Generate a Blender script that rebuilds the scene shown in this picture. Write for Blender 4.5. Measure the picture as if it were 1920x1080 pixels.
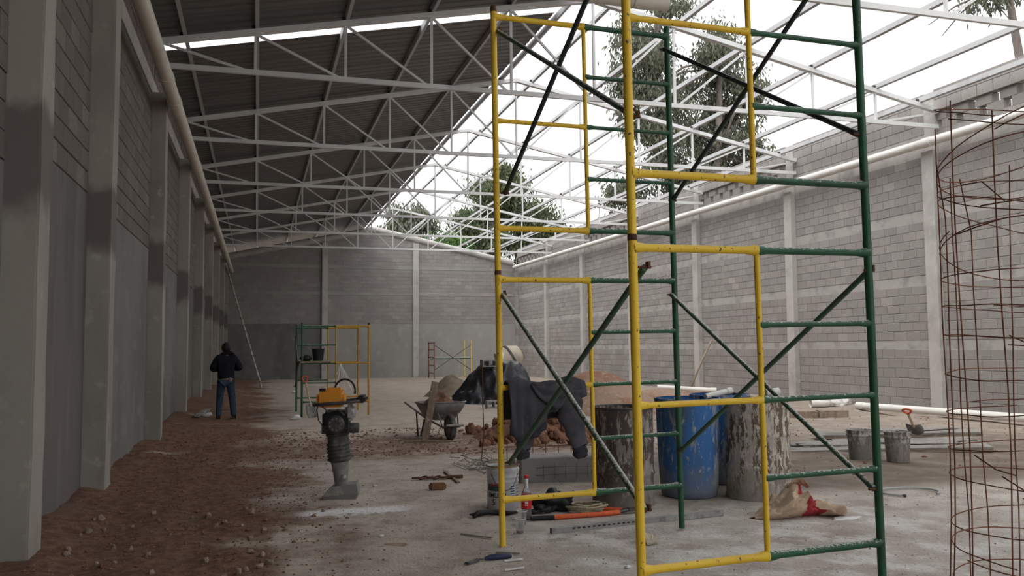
import bpy, bmesh, math, random
from mathutils import Vector, Matrix, noise, Quaternion
for o in list(bpy.data.objects): bpy.data.objects.remove(o, do_unlink=True)
random.seed(7)
SC = bpy.context.scene
COL = SC.collection
R = math.radians
# ------------------------------------------------------------------ camera
YAW, PITCH, ROLL, FPX = 0.28732, 0.06848, 0.00779, 1611.8
F = Vector((math.sin(YAW)*math.cos(PITCH), math.cos(YAW)*math.cos(PITCH), math.sin(PITCH)))
r0 = Vector((math.cos(YAW), -math.sin(YAW), 0)); u0 = r0.cross(F)
cr, sr = math.cos(ROLL), math.sin(ROLL)
rt = r0*cr - u0*sr; up = r0*sr + u0*cr
cd = bpy.data.cameras.new('camera'); cam = bpy.data.objects.new('camera', cd); COL.objects.link(cam)
M = Matrix((rt, up, -F)).transposed().to_4x4(); M.translation = Vector((0, 0, 1.45)); cam.matrix_world = M
cd.sensor_width = 36; cd.lens = FPX/1920*36; cd.clip_end = 500; cd.clip_start = .05
SC.camera = cam
# ------------------------------------------------------------------ sky (bright overcast) and exposure
w = bpy.data.worlds.new('sky'); SC.world = w; w.use_nodes = True
nt = w.node_tree; bg = nt.nodes['Background']
tc = nt.nodes.new('ShaderNodeTexCoord'); nz = nt.nodes.new('ShaderNodeTexNoise'); nz.inputs['Scale'].default_value = 2.2; nz.inputs['Detail'].default_value = 5
mx = nt.nodes.new('ShaderNodeMix'); mx.data_type = 'RGBA'
mx.inputs[6].default_value = (.93, .965, 1, 1); mx.inputs[7].default_value = (1, 1, 1, 1)
nt.links.new(tc.outputs['Generated'], nz.inputs['Vector']); nt.links.new(nz.outputs['Fac'], mx.inputs[0]); nt.links.new(mx.outputs[2], bg.inputs['Color'])
bg.inputs['Strength'].default_value = 1.0
sd = bpy.data.lights.new('overcast_sun', 'SUN'); sd.energy = 1.7; sd.angle = R(60); sd.color = (1, .97, .93)
so = bpy.data.objects.new('overcast_sun', sd); COL.objects.link(so); so.rotation_euler = (R(8), R(-28), 0)
vs = SC.view_settings
vs.view_transform = 'Standard'; vs.look = 'None'; vs.gamma = 1; vs.exposure = 0.85
try: vs.use_curve_mapping = False
except Exception: pass

# ------------------------------------------------------------------ materials
class G:
    def __init__(s, name):
        s.m = bpy.data.materials.new(name); s.m.use_nodes = True; s.t = s.m.node_tree; s.b = s.t.nodes['Principled BSDF']
        s.pos = s.t.nodes.new('ShaderNodeNewGeometry')
    def put(s, v, sock):
        if isinstance(v, bpy.types.NodeSocket): s.t.links.new(v, sock)
        elif isinstance(v, (tuple, list)): sock.default_value = (*v, 1) if len(v) == 3 and sock.type == 'RGBA' else v
        else: sock.default_value = v
    def vec(s, st=(1, 1, 1), obj=False):
        v = s.pos.outputs['Position']
        if obj:
            if not hasattr(s, 'tc'): s.tc = s.t.nodes.new('ShaderNodeTexCoord')
            v = s.tc.outputs['Object']
        if st == (1, 1, 1): return v
        n = s.t.nodes.new('ShaderNodeVectorMath'); n.operation = 'MULTIPLY'; s.put(v, n.inputs[0]); n.inputs[1].default_value = st
        return n.outputs[0]
    def noise(s, scale, detail=4, st=(1, 1, 1), rough=.55, obj=False):
        n = s.t.nodes.new('ShaderNodeTexNoise'); n.inputs['Scale'].default_value = scale; n.inputs['Detail'].default_value = detail
        n.inputs['Roughness'].default_value = rough; s.put(s.vec(st, obj), n.inputs['Vector']); return n.outputs['Fac']
    def step(s, v, lo, hi):
        n = s.t.nodes.new('ShaderNodeMapRange'); n.interpolation_type = 'SMOOTHSTEP'; s.put(v, n.inputs[0])
        n.inputs[1].default_value = lo; n.inputs[2].default_value = hi; return n.outputs[0]
    def math(s, op, a, b=0.0):
        n = s.t.nodes.new('ShaderNodeMath'); n.operation = op; s.put(a, n.inputs[0]); s.put(b, n.inputs[1]); return n.outputs[0]
    def mix(s, f, a, b):
        n = s.t.nodes.new('ShaderNodeMix'); n.data_type = 'RGBA'; s.put(f, n.inputs[0]); s.put(a, n.inputs[6]); s.put(b, n.inputs[7]); return n.outputs[2]
    def xyz(s, obj=False):
        n = s.t.nodes.new('ShaderNodeSeparateXYZ'); s.put(s.vec(obj=obj), n.inputs[0]); return n.outputs
    def nrm(s):
        n = s.t.nodes.new('ShaderNodeSeparateXYZ'); s.put(s.pos.outputs['Normal'], n.inputs[0]); return n.outputs
    def bump(s, h, strength=.3, dist=.02):
        n = s.t.nodes.new('ShaderNodeBump'); n.inputs['Strength'].default_value = strength; n.inputs['Distance'].default_value = dist
        s.put(h, n.inputs['Height']); s.t.links.new(n.outputs[0], s.b.inputs['Normal'])
    def done(s, col, rough=.85, metal=0, spec=.3):
        s.put(col, s.b.inputs['Base Color']); s.put(rough, s.b.inputs['Roughness']); s.put(metal, s.b.inputs['Metallic'])
        s.b.inputs['Specular IOR Level'].default_value = spec
        return s.m
def mat(name, base, layers=(), rough=.85, metal=0, bump=None, spec=.3, obj=False):
    g = G(name); c = base
    for L in layers:   # (colour, scale, lo, hi[, stretch])
        c = g.mix(g.step(g.noise(L[1], 5, L[4] if len(L) > 4 else (1, 1, 1), obj=obj), L[2], L[3]), c, L[0])
    if bump: g.bump(g.noise(bump[0], 5, obj=obj), bump[1], bump[2] if len(bump) > 2 else .02)
    return g.done(c, rough, metal, spec)
MT = {}
def block_mat(name, single, c1, c2, c3):
    g = G(name)
    if single:
        n = g.t.nodes.new('ShaderNodeObjectInfo'); t = n.outputs['Random']
    else:
        n = g.t.nodes.new('ShaderNodeAttribute'); n.attribute_name = 'tone'; t = n.outputs['Fac']
    c = g.mix(g.step(t, .05, .6), c1, c2); c = g.mix(g.step(t, .8, 1), c, c3)
    c = g.mix(g.step(g.noise(1.1, 4), .4, .75), c, tuple(x*.86 for x in c2))
    c = g.mix(g.step(g.noise(26, 3), .5, .8), c, tuple(x*.8 for x in c1))
    g.bump(g.noise(70, 4), .5, .006)
    return g.done(c, .95, 0, .15)
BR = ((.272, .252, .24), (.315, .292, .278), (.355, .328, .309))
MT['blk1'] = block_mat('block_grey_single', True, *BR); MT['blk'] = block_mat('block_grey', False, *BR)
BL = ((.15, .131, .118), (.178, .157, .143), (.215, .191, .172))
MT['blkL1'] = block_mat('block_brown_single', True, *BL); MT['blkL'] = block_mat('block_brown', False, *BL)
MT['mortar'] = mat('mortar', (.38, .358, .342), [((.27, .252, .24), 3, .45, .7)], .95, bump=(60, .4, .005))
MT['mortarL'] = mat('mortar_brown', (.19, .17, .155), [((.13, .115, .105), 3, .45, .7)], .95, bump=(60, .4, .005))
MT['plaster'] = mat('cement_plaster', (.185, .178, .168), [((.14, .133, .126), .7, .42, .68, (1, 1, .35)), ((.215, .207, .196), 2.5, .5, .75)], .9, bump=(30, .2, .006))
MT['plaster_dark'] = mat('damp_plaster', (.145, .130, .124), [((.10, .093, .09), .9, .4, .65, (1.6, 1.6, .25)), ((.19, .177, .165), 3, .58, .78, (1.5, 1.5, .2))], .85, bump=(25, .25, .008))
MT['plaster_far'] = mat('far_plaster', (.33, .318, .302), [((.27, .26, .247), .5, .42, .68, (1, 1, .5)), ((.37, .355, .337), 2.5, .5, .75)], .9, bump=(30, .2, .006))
MT['beam'] = mat('cast_concrete', (.46, .44, .415), [((.36, .34, .32), 1.6, .42, .7), ((.52, .50, .47), 7, .55, .8)], .92, bump=(22, .3, .008))
def pil_mat():
    g = G('pilaster_concrete'); c = (.33, .305, .268)
    c = g.mix(g.step(g.noise(1.3, 5, (1, 1, .4)), .42, .68), c, (.255, .233, .205))
    c = g.mix(g.step(g.noise(6, 5), .6, .75), c, (.40, .375, .33))
    z = g.xyz()[2]
    zn = g.math('ADD', z, g.math('MULTIPLY', g.math('SUBTRACT', g.noise(2.2, 4), .5), .5))
    damp = g.math('MULTIPLY', g.step(zn, 2.35, 2.6), g.step(zn, 3.25, 3.1))
    c = g.mix(damp, c, (.165, .145, .133))
    g.bump(g.noise(18, 5), .35, .008); return g.done(c, .92, 0, .2)
MT['pil'] = pil_mat()
MT['pipe'] = mat('pvc_cream', (.62, .58, .50), [((.53, .49, .42), 1.2, .45, .75)], .45, spec=.4)
MT['pvc'] = mat('pvc_white', (.74, .72, .68), [((.6, .58, .54), 3, .55, .8)], .4, spec=.4)
MT['white_steel'] = mat('white_primed_steel', (.70, .70, .69), [((.55, .55, .54), 1.5, .5, .75), ((.35, .28, .23), 9, .72, .78)], .5, spec=.4)
MT['purlin'] = mat('grey_steel_purlin', (.40, .40, .40), [((.30, .30, .30), 1.5, .5, .75)], .5, .2, spec=.4)
MT['clip'] = mat('black_weld', (.05, .045, .045), rough=.7)
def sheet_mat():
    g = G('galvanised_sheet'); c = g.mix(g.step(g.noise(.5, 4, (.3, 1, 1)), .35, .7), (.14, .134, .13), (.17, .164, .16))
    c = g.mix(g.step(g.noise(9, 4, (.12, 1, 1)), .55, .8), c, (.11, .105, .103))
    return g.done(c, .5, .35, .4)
MT['sheet'] = sheet_mat()
def paint(name, c, dark, splat, chips=.64):
    g = G(name); cc = g.mix(g.step(g.noise(4, 4), .4, .75), c, dark)
    cc = g.mix(g.step(g.noise(55, 4, (1, 1, .6)), chips, chips+.03), cc, (.10, .06, .035))
    n = g.nrm()[2]
    top = g.math('ADD', g.noise(60, 6, rough=.7), g.math('MULTIPLY', n, splat))
    cc = g.mix(g.step(top, .66, .74), cc, (.50, .49, .44))
    g.bump(g.noise(120, 3), .25, .003)
    return g.done(cc, .48, 0, .4)
MT['yellow'] = paint('yellow_paint', (.86, .57, .04), (.78, .47, .03), .10)
MT['yellow_shaded'] = paint('shaded_yellow_paint', (.50, .29, .03), (.38, .20, .025), .06)  # darker copy of the yellow paint, shade put into its colour
MT['green'] = paint('green_paint', (.02, .10, .045), (.018, .06, .034), .22, .7)
MT['brace'] = paint('splattered_brace', (.045, .12, .075), (.05, .09, .065), .30, .7)
MT['dark_brace'] = paint('dark_brace', (.028, .045, .04), (.035, .035, .035), .08, .7)
MT['red_paint'] = mat('red_brown_paint', (.19, .06, .035), [((.09, .04, .03), 8, .5, .7)], .6)
MT['rust'] = mat('rusty_rebar', (.22, .085, .042), [((.14, .055, .032), 14, .4, .65), ((.30, .13, .06), 30, .6, .75)], .9, bump=(160, .5, .002))
MT['rust_dark'] = mat('dark_rust', (.13, .055, .03), [((.06, .035, .025), 30, .45, .65)], .85)
MT['steel_dark'] = mat('dark_steel', (.09, .085, .085), [((.18, .16, .14), 14, .5, .75)], .55, .5)
MT['black'] = mat('black_plastic', (.015, .015, .016), rough=.5)
MT['rubber'] = mat('grey_dusty_rubber', (.07, .068, .066), [((.17, .155, .14), 12, .45, .7)], .8)
MT['dusty_metal'] = mat('dusty_grey_metal', (.22, .21, .20), [((.34, .31, .28), 9, .45, .7), ((.10, .10, .10), 20, .6, .75)], .7, .2)
MT['silver'] = mat('dull_aluminium', (.42, .41, .40), [((.25, .24, .23), 9, .5, .7)], .45, .5)
MT['alu'] = mat('dusty_aluminium', (.30, .295, .285), [((.20, .195, .19), 14, .45, .65), ((.46, .45, .43), 40, .6, .72)], .55, .1)
MT['rammer_yellow'] = mat('orange_tank', (.72, .30, .03), [((.45, .20, .04), 9, .5, .75)], .5)
MT['wood'] = mat('weathered_wood', (.30, .235, .18), [((.19, .14, .105), 5, .42, .65, (1, 1, .15)), ((.40, .34, .28), 16, .55, .75)], .9, bump=(40, .4, .006))
MT['wood_grey'] = mat('grey_board', (.27, .25, .225), [((.17, .155, .14), 3, .45, .65), ((.36, .335, .30), 11, .55, .75)], .9, bump=(35, .3, .006))
MT['handle_wood'] = mat('pale_handle', (.52, .38, .25), [((.40, .28, .18), 12, .5, .7)], .7)
MT['red_handle'] = mat('red_plastic', (.62, .10, .05), rough=.5)
MT['orange'] = mat('orange_grip', (.72, .13, .045), [((.35, .10, .05), 25, .55, .7)], .6)
MT['soil'] = mat('red_soil', (.22, .115, .072), [((.15, .08, .052), 3, .42, .66), ((.30, .175, .115), 11, .5, .75)], 1, bump=(25, .8, .03), spec=.1)
MT['soil_pale'] = mat('pale_soil', (.27, .19, .142), [((.23, .125, .085), 1.3, .42, .62), ((.34, .265, .21), 8, .5, .75)], 1, bump=(22, .8, .03), spec=.1)
MT['sand'] = mat('sand', (.24, .19, .145), [((.17, .13, .10), 5, .45, .7)], 1, bump=(50, .5, .01), spec=.1)
MT['stone'] = mat('pale_stone', (.30, .225, .185), [((.20, .14, .11), 20, .4, .7)], .95, bump=(60, .5, .005))
MT['clod'] = mat('soil_clod', (.24, .125, .08), [((.17, .085, .055), 9, .42, .66), ((.33, .21, .15), 22, .52, .75)], 1, bump=(45, .8, .015), spec=.1)
MT['tarp'] = mat('black_plastic_sheet', (.022, .023, .028), [((.06, .064, .075), 5, .55, .75)], .38, bump=(9, .6, .03), spec=.45)
MT['mixer'] = mat('mixer_beige', (.55, .48, .38), [((.42, .37, .31), 6, .5, .7)], .7)
MT['shirt'] = mat('charcoal_fleece', (.062, .060, .070), [((.09, .087, .098), 6, .45, .7)], 1, bump=(300, .3, .002), spec=.1)
MT['cuff'] = mat('charcoal_rib', (.042, .041, .047), rough=1, bump=(400, .4, .002), spec=.1)
MT['jacket'] = mat('navy_jacket', (.012, .012, .018), rough=.9, bump=(30, .4, .01), spec=.1)
MT['jeans'] = mat('blue_jeans', (.035, .055, .08), [((.065, .085, .11), 7, .5, .75), ((.02, .035, .055), 5, .55, .7)], .95, bump=(25, .4, .01), spec=.1)
MT['skin'] = mat('skin', (.33, .19, .13), rough=.6)
MT['hair'] = mat('black_hair', (.012, .010, .010), rough=.7, bump=(120, .5, .01))
MT['boot'] = mat('dark_boot', (.035, .028, .024), rough=.7)
MT['belt'] = mat('tool_belt', (.20, .15, .14), [((.42, .40, .40), 30, .55, .65), ((.35, .06, .05), 22, .62, .7)], .8)
MT['white'] = mat('white_plastic', (.75, .74, .72), rough=.5)
MT['paper'] = mat('kraft_paper', (.50, .37, .26), [((.42, .30, .21), 7, .42, .66), ((.58, .47, .36), 15, .55, .75)], .85, bump=(30, .5, .008))
MT['paper_red'] = mat('red_print', (.36, .035, .04), [((.24, .025, .03), 8, .45, .7)], .8, bump=(30, .5, .008))
MT['ink'] = mat('dark_ink', (.055, .035, .03), rough=.9)
MT['pail'] = mat('white_pail_tin', (.56, .57, .59), [((.42, .42, .43), 9, .45, .7), ((.26, .23, .21), 30, .66, .74)], .5)
MT['pail_rust'] = mat('stained_rim', (.30, .17, .07), [((.10, .07, .05), 25, .45, .65)], .7)
MT['label_red'] = mat('label_red', (.62, .02, .03), rough=.45)
MT['label_dgreen'] = mat('label_green', (.05, .085, .08), [((.10, .13, .12), 20, .5, .7)], .6)
MT['label_blue'] = mat('label_paleblue', (.50, .55, .62), rough=.6)
MT['label_navy'] = mat('navy_handle', (.03, .04, .09), rough=.5)
MT['cola'] = mat('dark_cola', (.025, .010, .012), rough=.25)
MT['rope'] = mat('straw_rope', (.45, .40, .28), [((.30, .27, .20), 40, .45, .65)], .95)
MT['lime'] = mat('lime_powder', (.72, .71, .69), rough=1, spec=.1)
MT['wire'] = mat('tie_wire', (.16, .15, .145), rough=.6, metal=.4)
MT['hose'] = mat('pale_hose', (.42, .42, .41), rough=.5)
MT['husk'] = mat('dry_husk', (.48, .42, .32), [((.34, .29, .21), 30, .5, .7)], .9)
MT['trunk'] = mat('tree_bark', (.20, .17, .15), [((.11, .09, .08), 6, .45, .65, (1, 1, .2))], .95)
MT['lpole'] = mat('ladder_wood', (.42, .38, .33), [((.25, .22, .19), 4, .45, .65)], .8)
def leaf_mat(name, a, b):
    g = G(name); n = g.t.nodes.new('ShaderNodeAttribute'); n.attribute_name = 'tone'
    c = g.mix(n.outputs['Fac'], a, b); g.done(c, .6, 0, .3)
    tr = g.t.nodes.new('ShaderNodeBsdfTranslucent'); g.put(c, tr.inputs[0]); mxs = g.t.nodes.new('ShaderNodeMixShader'); mxs.inputs[0].default_value = .3
    out = g.t.nodes['Material Output']; g.t.links.new(g.b.outputs[0], mxs.inputs[1]); g.t.links.new(tr.outputs[0], mxs.inputs[2]); g.t.links.new(mxs.outputs[0], out.inputs[0])
    return g.m
MT['leaf'] = leaf_mat('grey_green_leaves', (.075, .085, .055), (.21, .22, .16))
MT['leaf2'] = leaf_mat('mid_green_leaves', (.05, .075, .038), (.17, .20, .105))
MT['leaf3'] = leaf_mat('bright_green_leaves', (.05, .12, .03), (.13, .24, .07))
def drum_mat(name, base, spl, amt, extra=None):
    g = G(name); z = g.xyz(True)[2]
    c = base
    if extra: c = g.mix(g.step(g.noise(3.2, 5, (1, 1, .5), obj=True), .46, .62), c, extra)
    s1 = g.step(g.noise(9, 6, (1.2, 1.2, .28), .7, obj=True), amt, amt+.06)
    c = g.mix(s1, c, spl)
    c = g.mix(g.step(g.noise(26, 6, (1, 1, .4), .7, obj=True), amt+.06, amt+.1), c, tuple(min(1, x*1.35) for x in spl))
    low = g.step(g.math('ADD', z, g.math('MULTIPLY', g.noise(5, 5, obj=True), .5)), .62, .30)
    c = g.mix(g.math('MULTIPLY', low, .75), c, tuple(x*.72 for x in spl))
    g.bump(g.noise(30, 5, obj=True), .4, .008); return g.done(c, .72, 0, .3)
MT['drum_rust'] = drum_mat('rusty_cement_drum', (.075, .058, .052), (.25, .22, .195), .50)
MT['drum_splash'] = drum_mat('splashed_drum', (.13, .092, .066), (.42, .385, .34), .46)
MT['drum_blue'] = drum_mat('blue_plastic_barrel', (.04, .14, .36), (.24, .255, .27), .52, (.075, .11, .16))
MT['bucket'] = drum_mat('cement_bucket', (.14, .125, .115), (.36, .335, .31), .48)
def cup_mat():
    g = G('clear_plastic'); g.done((.9, .9, .9), .12, 0, .5); g.b.inputs['Transmission Weight'].default_value = .85; g.b.inputs['IOR'].default_value = 1.15; return g.m
MT['clear'] = cup_mat()
def floor_mat():
    g = G('site_floor'); X, Y, Z = g.xyz()
    nb = g.noise(.55, 5); nm = g.noise(2.3, 6, rough=.62); nf = g.noise(11, 6, rough=.65); ng = g.noise(45, 4)
    c = g.mix(g.step(nm, .35, .68), (.42, .355, .298), (.55, .478, .41))           # compacted grey-tan fill
    c = g.mix(g.step(nf, .56, .74), c, (.31, .25, .205))
    # far, drier and more tan
    c = g.mix(g.math('MULTIPLY', g.step(Y, 13, 22), .7), c, g.mix(g.step(nm, .4, .66), (.43, .362, .302), (.33, .262, .212)))
    # plain earth on the right half
    c = g.mix(g.math('MULTIPLY', g.step(g.math('ADD', X, g.math('MULTIPLY', nb, 2)), 6.5, 8.5), .85), c, g.mix(g.step(nm, .38, .66), (.235, .192, .156), (.315, .27, .23)))
    # grey slab round the tower
    sl = g.math('MULTIPLY', g.step(g.math('ADD', X, g.math('MULTIPLY', nb, 1.6)), 1.9, 3.0), g.step(g.math('ADD', Y, nm), 8.3, 7.4))
    c = g.mix(g.math('MULTIPLY', sl, .8), c, g.mix(g.step(nm, .38, .7), (.45, .40, .36), (.60, .55, .505)))
    c = g.mix(g.math('MULTIPLY', g.step(g.noise(1.7, 7, rough=.68), .50, .64), .55), c, (.27, .215, .172))
    c = g.mix(g.math('MULTIPLY', g.step(g.noise(5.5, 6, rough=.7), .56, .68), .5), c, (.22, .17, .135))
    # damp brown earth on the right
    dm = g.math('MULTIPLY', g.math('MULTIPLY', g.step(g.math('ADD', X, g.math('MULTIPLY', nm, 1.5)), 4.3, 5.5), g.step(g.math('ADD', Y, nm), 7.6, 8.2)), g.step(g.math('ADD', Y, g.math('MULTIPLY', nm, 2)), 13, 11.2))
    c = g.mix(g.math('MULTIPLY', dm, .9), c, g.mix(g.step(nm, .4, .65), (.15, .118, .094), (.215, .177, .147)))
    # red dirt by the left wall and across the middle
    edge = g.math('ADD', X, g.math('MULTIPLY', g.math('SUBTRACT', nb, .5), 3.4))
    edge = g.math('ADD', edge, g.math('MULTIPLY', g.math('SUBTRACT', nm, .5), 1.6))
    red = g.step(edge, .75, -.15)
    band = g.math('MULTIPLY', g.step(g.math('ADD', Y, g.math('MULTIPLY', nm, 2.4)), 12.3, 13.2), g.step(g.math('ADD', Y, g.math('MULTIPLY', nm, 2.4)), 16.3, 15.0))
    band = g.math('MULTIPLY', band, g.step(g.math('ADD', X, g.math('MULTIPLY', nb, 3)), 7.5, 5.8))
    band = g.math('MULTIPLY', band, g.step(nm, .33, .55))
    red = g.math('MAXIMUM', red, g.math('MULTIPLY', band, .85))
    rc = g.mix(g.step(nf, .38, .66), (.135, .072, .05), (.235, .135, .093)); rc = g.mix(g.step(nm, .5, .72), rc, (.19, .125, .095))
    c = g.mix(red, c, rc)
    # spilled lime: a streak by the rammer and trodden patches round the tower
    d = g.math('ABSOLUTE', g.math('SUBTRACT', Y, g.math('ADD', 7.86, g.math('MULTIPLY', g.math('SUBTRACT', nf, .5), .30))))
    along = g.math('MULTIPLY', g.step(X, .25, .5), g.step(X, 1.5, 1.15))
    ls = g.math('MULTIPLY', g.step(g.math('ADD', d, g.math('MULTIPLY', nf, .14)), .27, .12), along)
    c = g.mix(g.math('MULTIPLY', ls, .95), c, (.80, .79, .78))
    lp = g.math('MULTIPLY', g.math('MULTIPLY', g.step(X, 1.7, 2.3), g.step(X, 6.2, 4.6)), g.math('MULTIPLY', g.step(Y, 3.6, 4.6), g.step(Y, 6.9, 6.3)))
    lp = g.math('MULTIPLY', lp, g.step(g.math('ADD', g.math('MULTIPLY', nm, .65), g.math('MULTIPLY', nf, .35)), .49, .60))
    c = g.mix(g.math('MULTIPLY', lp, .75), c, (.66, .645, .625))
    lf = g.math('MULTIPLY', g.step(g.noise(1.1, 6, (.5, 2.2, 1), .6), .62, .70), g.step(Y, 9, 16))
    c = g.mix(g.math('MULTIPLY', lf, .5), c, (.70, .65, .59))
    c = g.mix(g.step(ng, .62, .75), c, (.13, .105, .09))
    h = g.math('ADD', g.math('MULTIPLY', nf, .6), g.math('MULTIPLY', ng, .4)); g.bump(h, .75, .03)
    return g.done(c, .95, 0, .15)
MT['floor'] = floor_mat()

# ------------------------------------------------------------------ mesh helpers
class MB:
    def __init__(s): s.v = []; s.f = []; s.tone = []
    def add(s, vs, fs, tone=None):
        o = len(s.v); s.v += [tuple(v) for v in vs]; s.f += [tuple(i+o for i in f) for f in fs]
        if tone is not None: s.tone += [tone]*len(vs)
    def box(s, c, d, rot=None, tone=None, taper=1.0):
        hx, hy, hz = d[0]/2, d[1]/2, d[2]/2
        vs = [Vector((x*hx*(taper if z > 0 else 1), y*hy*(taper if z > 0 else 1), z*hz)) for x in (-1, 1) for y in (-1, 1) for z in (-1, 1)]
        if rot is not None: vs = [rot @ v for v in vs]
        s.add([v+Vector(c) for v in vs], [(0, 1, 3, 2), (4, 6, 7, 5), (0, 4, 5, 1), (2, 3, 7, 6), (0, 2, 6, 4), (1, 5, 7, 3)], tone); return s
    def beam(s, a, b, wd, ht, upv=(0, 0, 1)):
        a, b = Vector(a), Vector(b); d = (b-a); L = d.length; d.normalize(); sd = d.cross(Vector(upv))
        if sd.length < 1e-4: sd = d.cross(Vector((1, 0, 0)))
        sd.normalize(); u = sd.cross(d)
        s.box((a+b)/2, (L, wd, ht), Matrix((d, sd, u)).transposed()); return s
    def tube(s, pts, r, n=8, cap=True, closed=False):
        pts = [Vector(p) for p in pts]; rs = r if isinstance(r, (list, tuple)) else [r]*len(pts)
        o = len(s.v); N = len(pts); pu = None; vs = []
        for i, p in enumerate(pts):
            if closed: d = pts[(i+1) % N]-pts[i-1]
            else: d = pts[min(i+1, N-1)]-pts[max(i-1, 0)]
            d.normalize()
            if pu is None:
                ref = Vector((0, 0, 1)) if abs(d.z) < .9 else Vector((1, 0, 0)); pu = d.cross(ref).normalized()
            else:
                pu = (pu-d*pu.dot(d)).normalized()
            q = d.cross(pu)
            for k in range(n):
                a = 2*math.pi*k/n; vs.append(p+(pu*math.cos(a)+q*math.sin(a))*rs[i])
        fs = []
        for i in range(N if closed else N-1):
            j = (i+1) % N
            for k in range(n): fs.append((i*n+k, i*n+(k+1) % n, j*n+(k+1) % n, j*n+k))
        if cap and not closed: fs += [tuple(range(n-1, -1, -1)), tuple((N-1)*n+k for k in range(n))]
        s.add(vs, fs); return s
    def lathe(s, prof, n=24, c=(0, 0, 0), axis=None, cap=True):
        vs = []; fs = []
        for (r, z) in prof:
            for k in range(n):
                a = 2*math.pi*k/n; v = Vector((r*math.cos(a), r*math.sin(a), z))
                if axis is not None: v = axis @ v
                vs.append(v+Vector(c))
        for i in range(len(prof)-1):
            for k in range(n): fs.append((i*n+k, i*n+(k+1) % n, (i+1)*n+(k+1) % n, (i+1)*n+k))
        if cap:
            if prof[0][0] > 1e-5: fs.append(tuple(range(n-1, -1, -1)))
            if prof[-1][0] > 1e-5: fs.append(tuple((len(prof)-1)*n+k for k in range(n)))
        s.add(vs, fs); return s
    def blob(s, c, r, amp=.25, sub=2, seed=0, freq=1.6):
        bm = bmesh.new(); bmesh.ops.create_icosphere(bm, subdivisions=sub, radius=1)
        rr = Vector(r) if not isinstance(r, (int, float)) else Vector((r, r, r)); vs = []
        for v in bm.verts:
            k = 1+amp*noise.noise(v.co*freq+Vector((seed*3.1, seed*1.7, seed*.9))); vs.append(Vector((v.co.x*rr.x*k+c[0], v.co.y*rr.y*k+c[1], v.co.z*rr.z*k+c[2])))
        fs = [tuple(v.index for v in f.verts) for f in bm.faces]; bm.free(); s.add(vs, fs); return s
    def grid(s, nu, nv, fn, close_u=False):
        vs = [fn(i/(nu-1) if not close_u else i/nu, j/(nv-1)) for j in range(nv) for i in range(nu)]; fs = []
        for j in range(nv-1):
            for i in range(nu if close_u else nu-1):
                i2 = (i+1) % nu; fs.append((j*nu+i, j*nu+i2, (j+1)*nu+i2, (j+1)*nu+i))
        s.add(vs, fs); return s
    def mesh(s, name, m, smooth=None):
        me = bpy.data.meshes.new(name); me.from_pydata([tuple(v) for v in s.v], [], s.f)
        if m: me.materials.append(MT[m] if isinstance(m, str) else m)
        if s.tone:
            at = me.attributes.new('tone', 'FLOAT', 'POINT'); at.data.foreach_set('value', s.tone)
        if smooth:
            me.polygons.foreach_set('use_smooth', [True]*len(me.polygons))
            if smooth < 180: me.set_sharp_from_angle(angle=R(smooth))
        me.update(); return me
    def obj(s, name, m, parent=None, smooth=None, **kw):
        return link(name, s.mesh(name, m, smooth), parent, **kw)
def link(name, me, parent=None, loc=None, label=None, cat=None, group=None, kind=None, solid=None, rot=None):
    o = bpy.data.objects.new(name, me); COL.objects.link(o)
    if parent: o.parent = parent
    if loc is not None: o.location = loc
    if rot is not None: o.rotation_euler = rot
    for k, v in (('label', label), ('category', cat), ('group', group), ('kind', kind)):
        if v: o[k] = v
    if solid:
        md = o.modifiers.new('thickness', 'SOLIDIFY'); md.thickness = solid
    return o
def thing(name, label, cat, loc=(0, 0, 0), rz=0, group=None, rot=None, kind=None):
    return link(name, None, None, loc=loc, rot=rot or (0, 0, rz), label=label, cat=cat, group=group, kind=kind)
def ss(a, b, x):
    t = max(0, min(1, (x-a)/(b-a))); return t*t*(3-2*t)
def fz(x, y):
    z = -.15*ss(20, 44, y)+.13*ss(.4, -1.6, x)*ss(13, 24, y)
    z += .012*noise.noise(Vector((x*.9, y*.9, 0)))
    rough = ss(1.2, -.4, x)+.55*ss(11.8, 12.8, y)*ss(15.5, 14.2, y)*ss(6, 4.5, x)+.5*ss(5.5, 7, x)*ss(7.5, 8.5, y)
    z += rough*(.028*noise.noise(Vector((x*3.2, y*3.2, 5)))+.018*noise.noise(Vector((x*9, y*9, 2))))
    z += .05*ss(-1.1, -1.7, x)*(1+noise.noise(Vector((x, y*1.3, 9))))
    z += .10*ss(10, 13, x)*ss(11, 14, y)*ss(26, 21, y)*(noise.noise(Vector((x*.7, y*.7, 4))))
    return z
def G3(x, y, dz=0.): return Vector((x, y, fz(x, y)+dz))

# ================================================================== SETTING
XL, XR, YF, YB = -1.70, 14.12, 46.5, -7.0
ys = []; y = YB-2
while y < YF+.3:
    ys.append(y); y += .30 if y < 3 else (.07 if y < 9 else (.10 if y < 16 else (.2 if y < 24 else .45)))
xs = []; x = XL-.15
while x < XR+.3:
    xs.append(x); x += .08 if x < 5 else .16
vs = [(x, y, fz(x, y)) for y in ys for x in xs]; nx = len(xs)
fs = [(j*nx+i, j*nx+i+1, (j+1)*nx+i+1, (j+1)*nx+i) for j in range(len(ys)-1) for i in range(nx-1)]
b = MB(); b.v = vs; b.f = fs
b.obj('floor', 'floor', None, 180, kind='structure', label='trodden earth and concrete floor of the unfinished hall')
g = MB(); g.grid(24, 24, lambda u, v: Vector((-60+150*u, -40+160*v, -.6)))
g.obj('ground_outside', 'sand', None, kind='structure', label='open ground outside the block walls')

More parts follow.
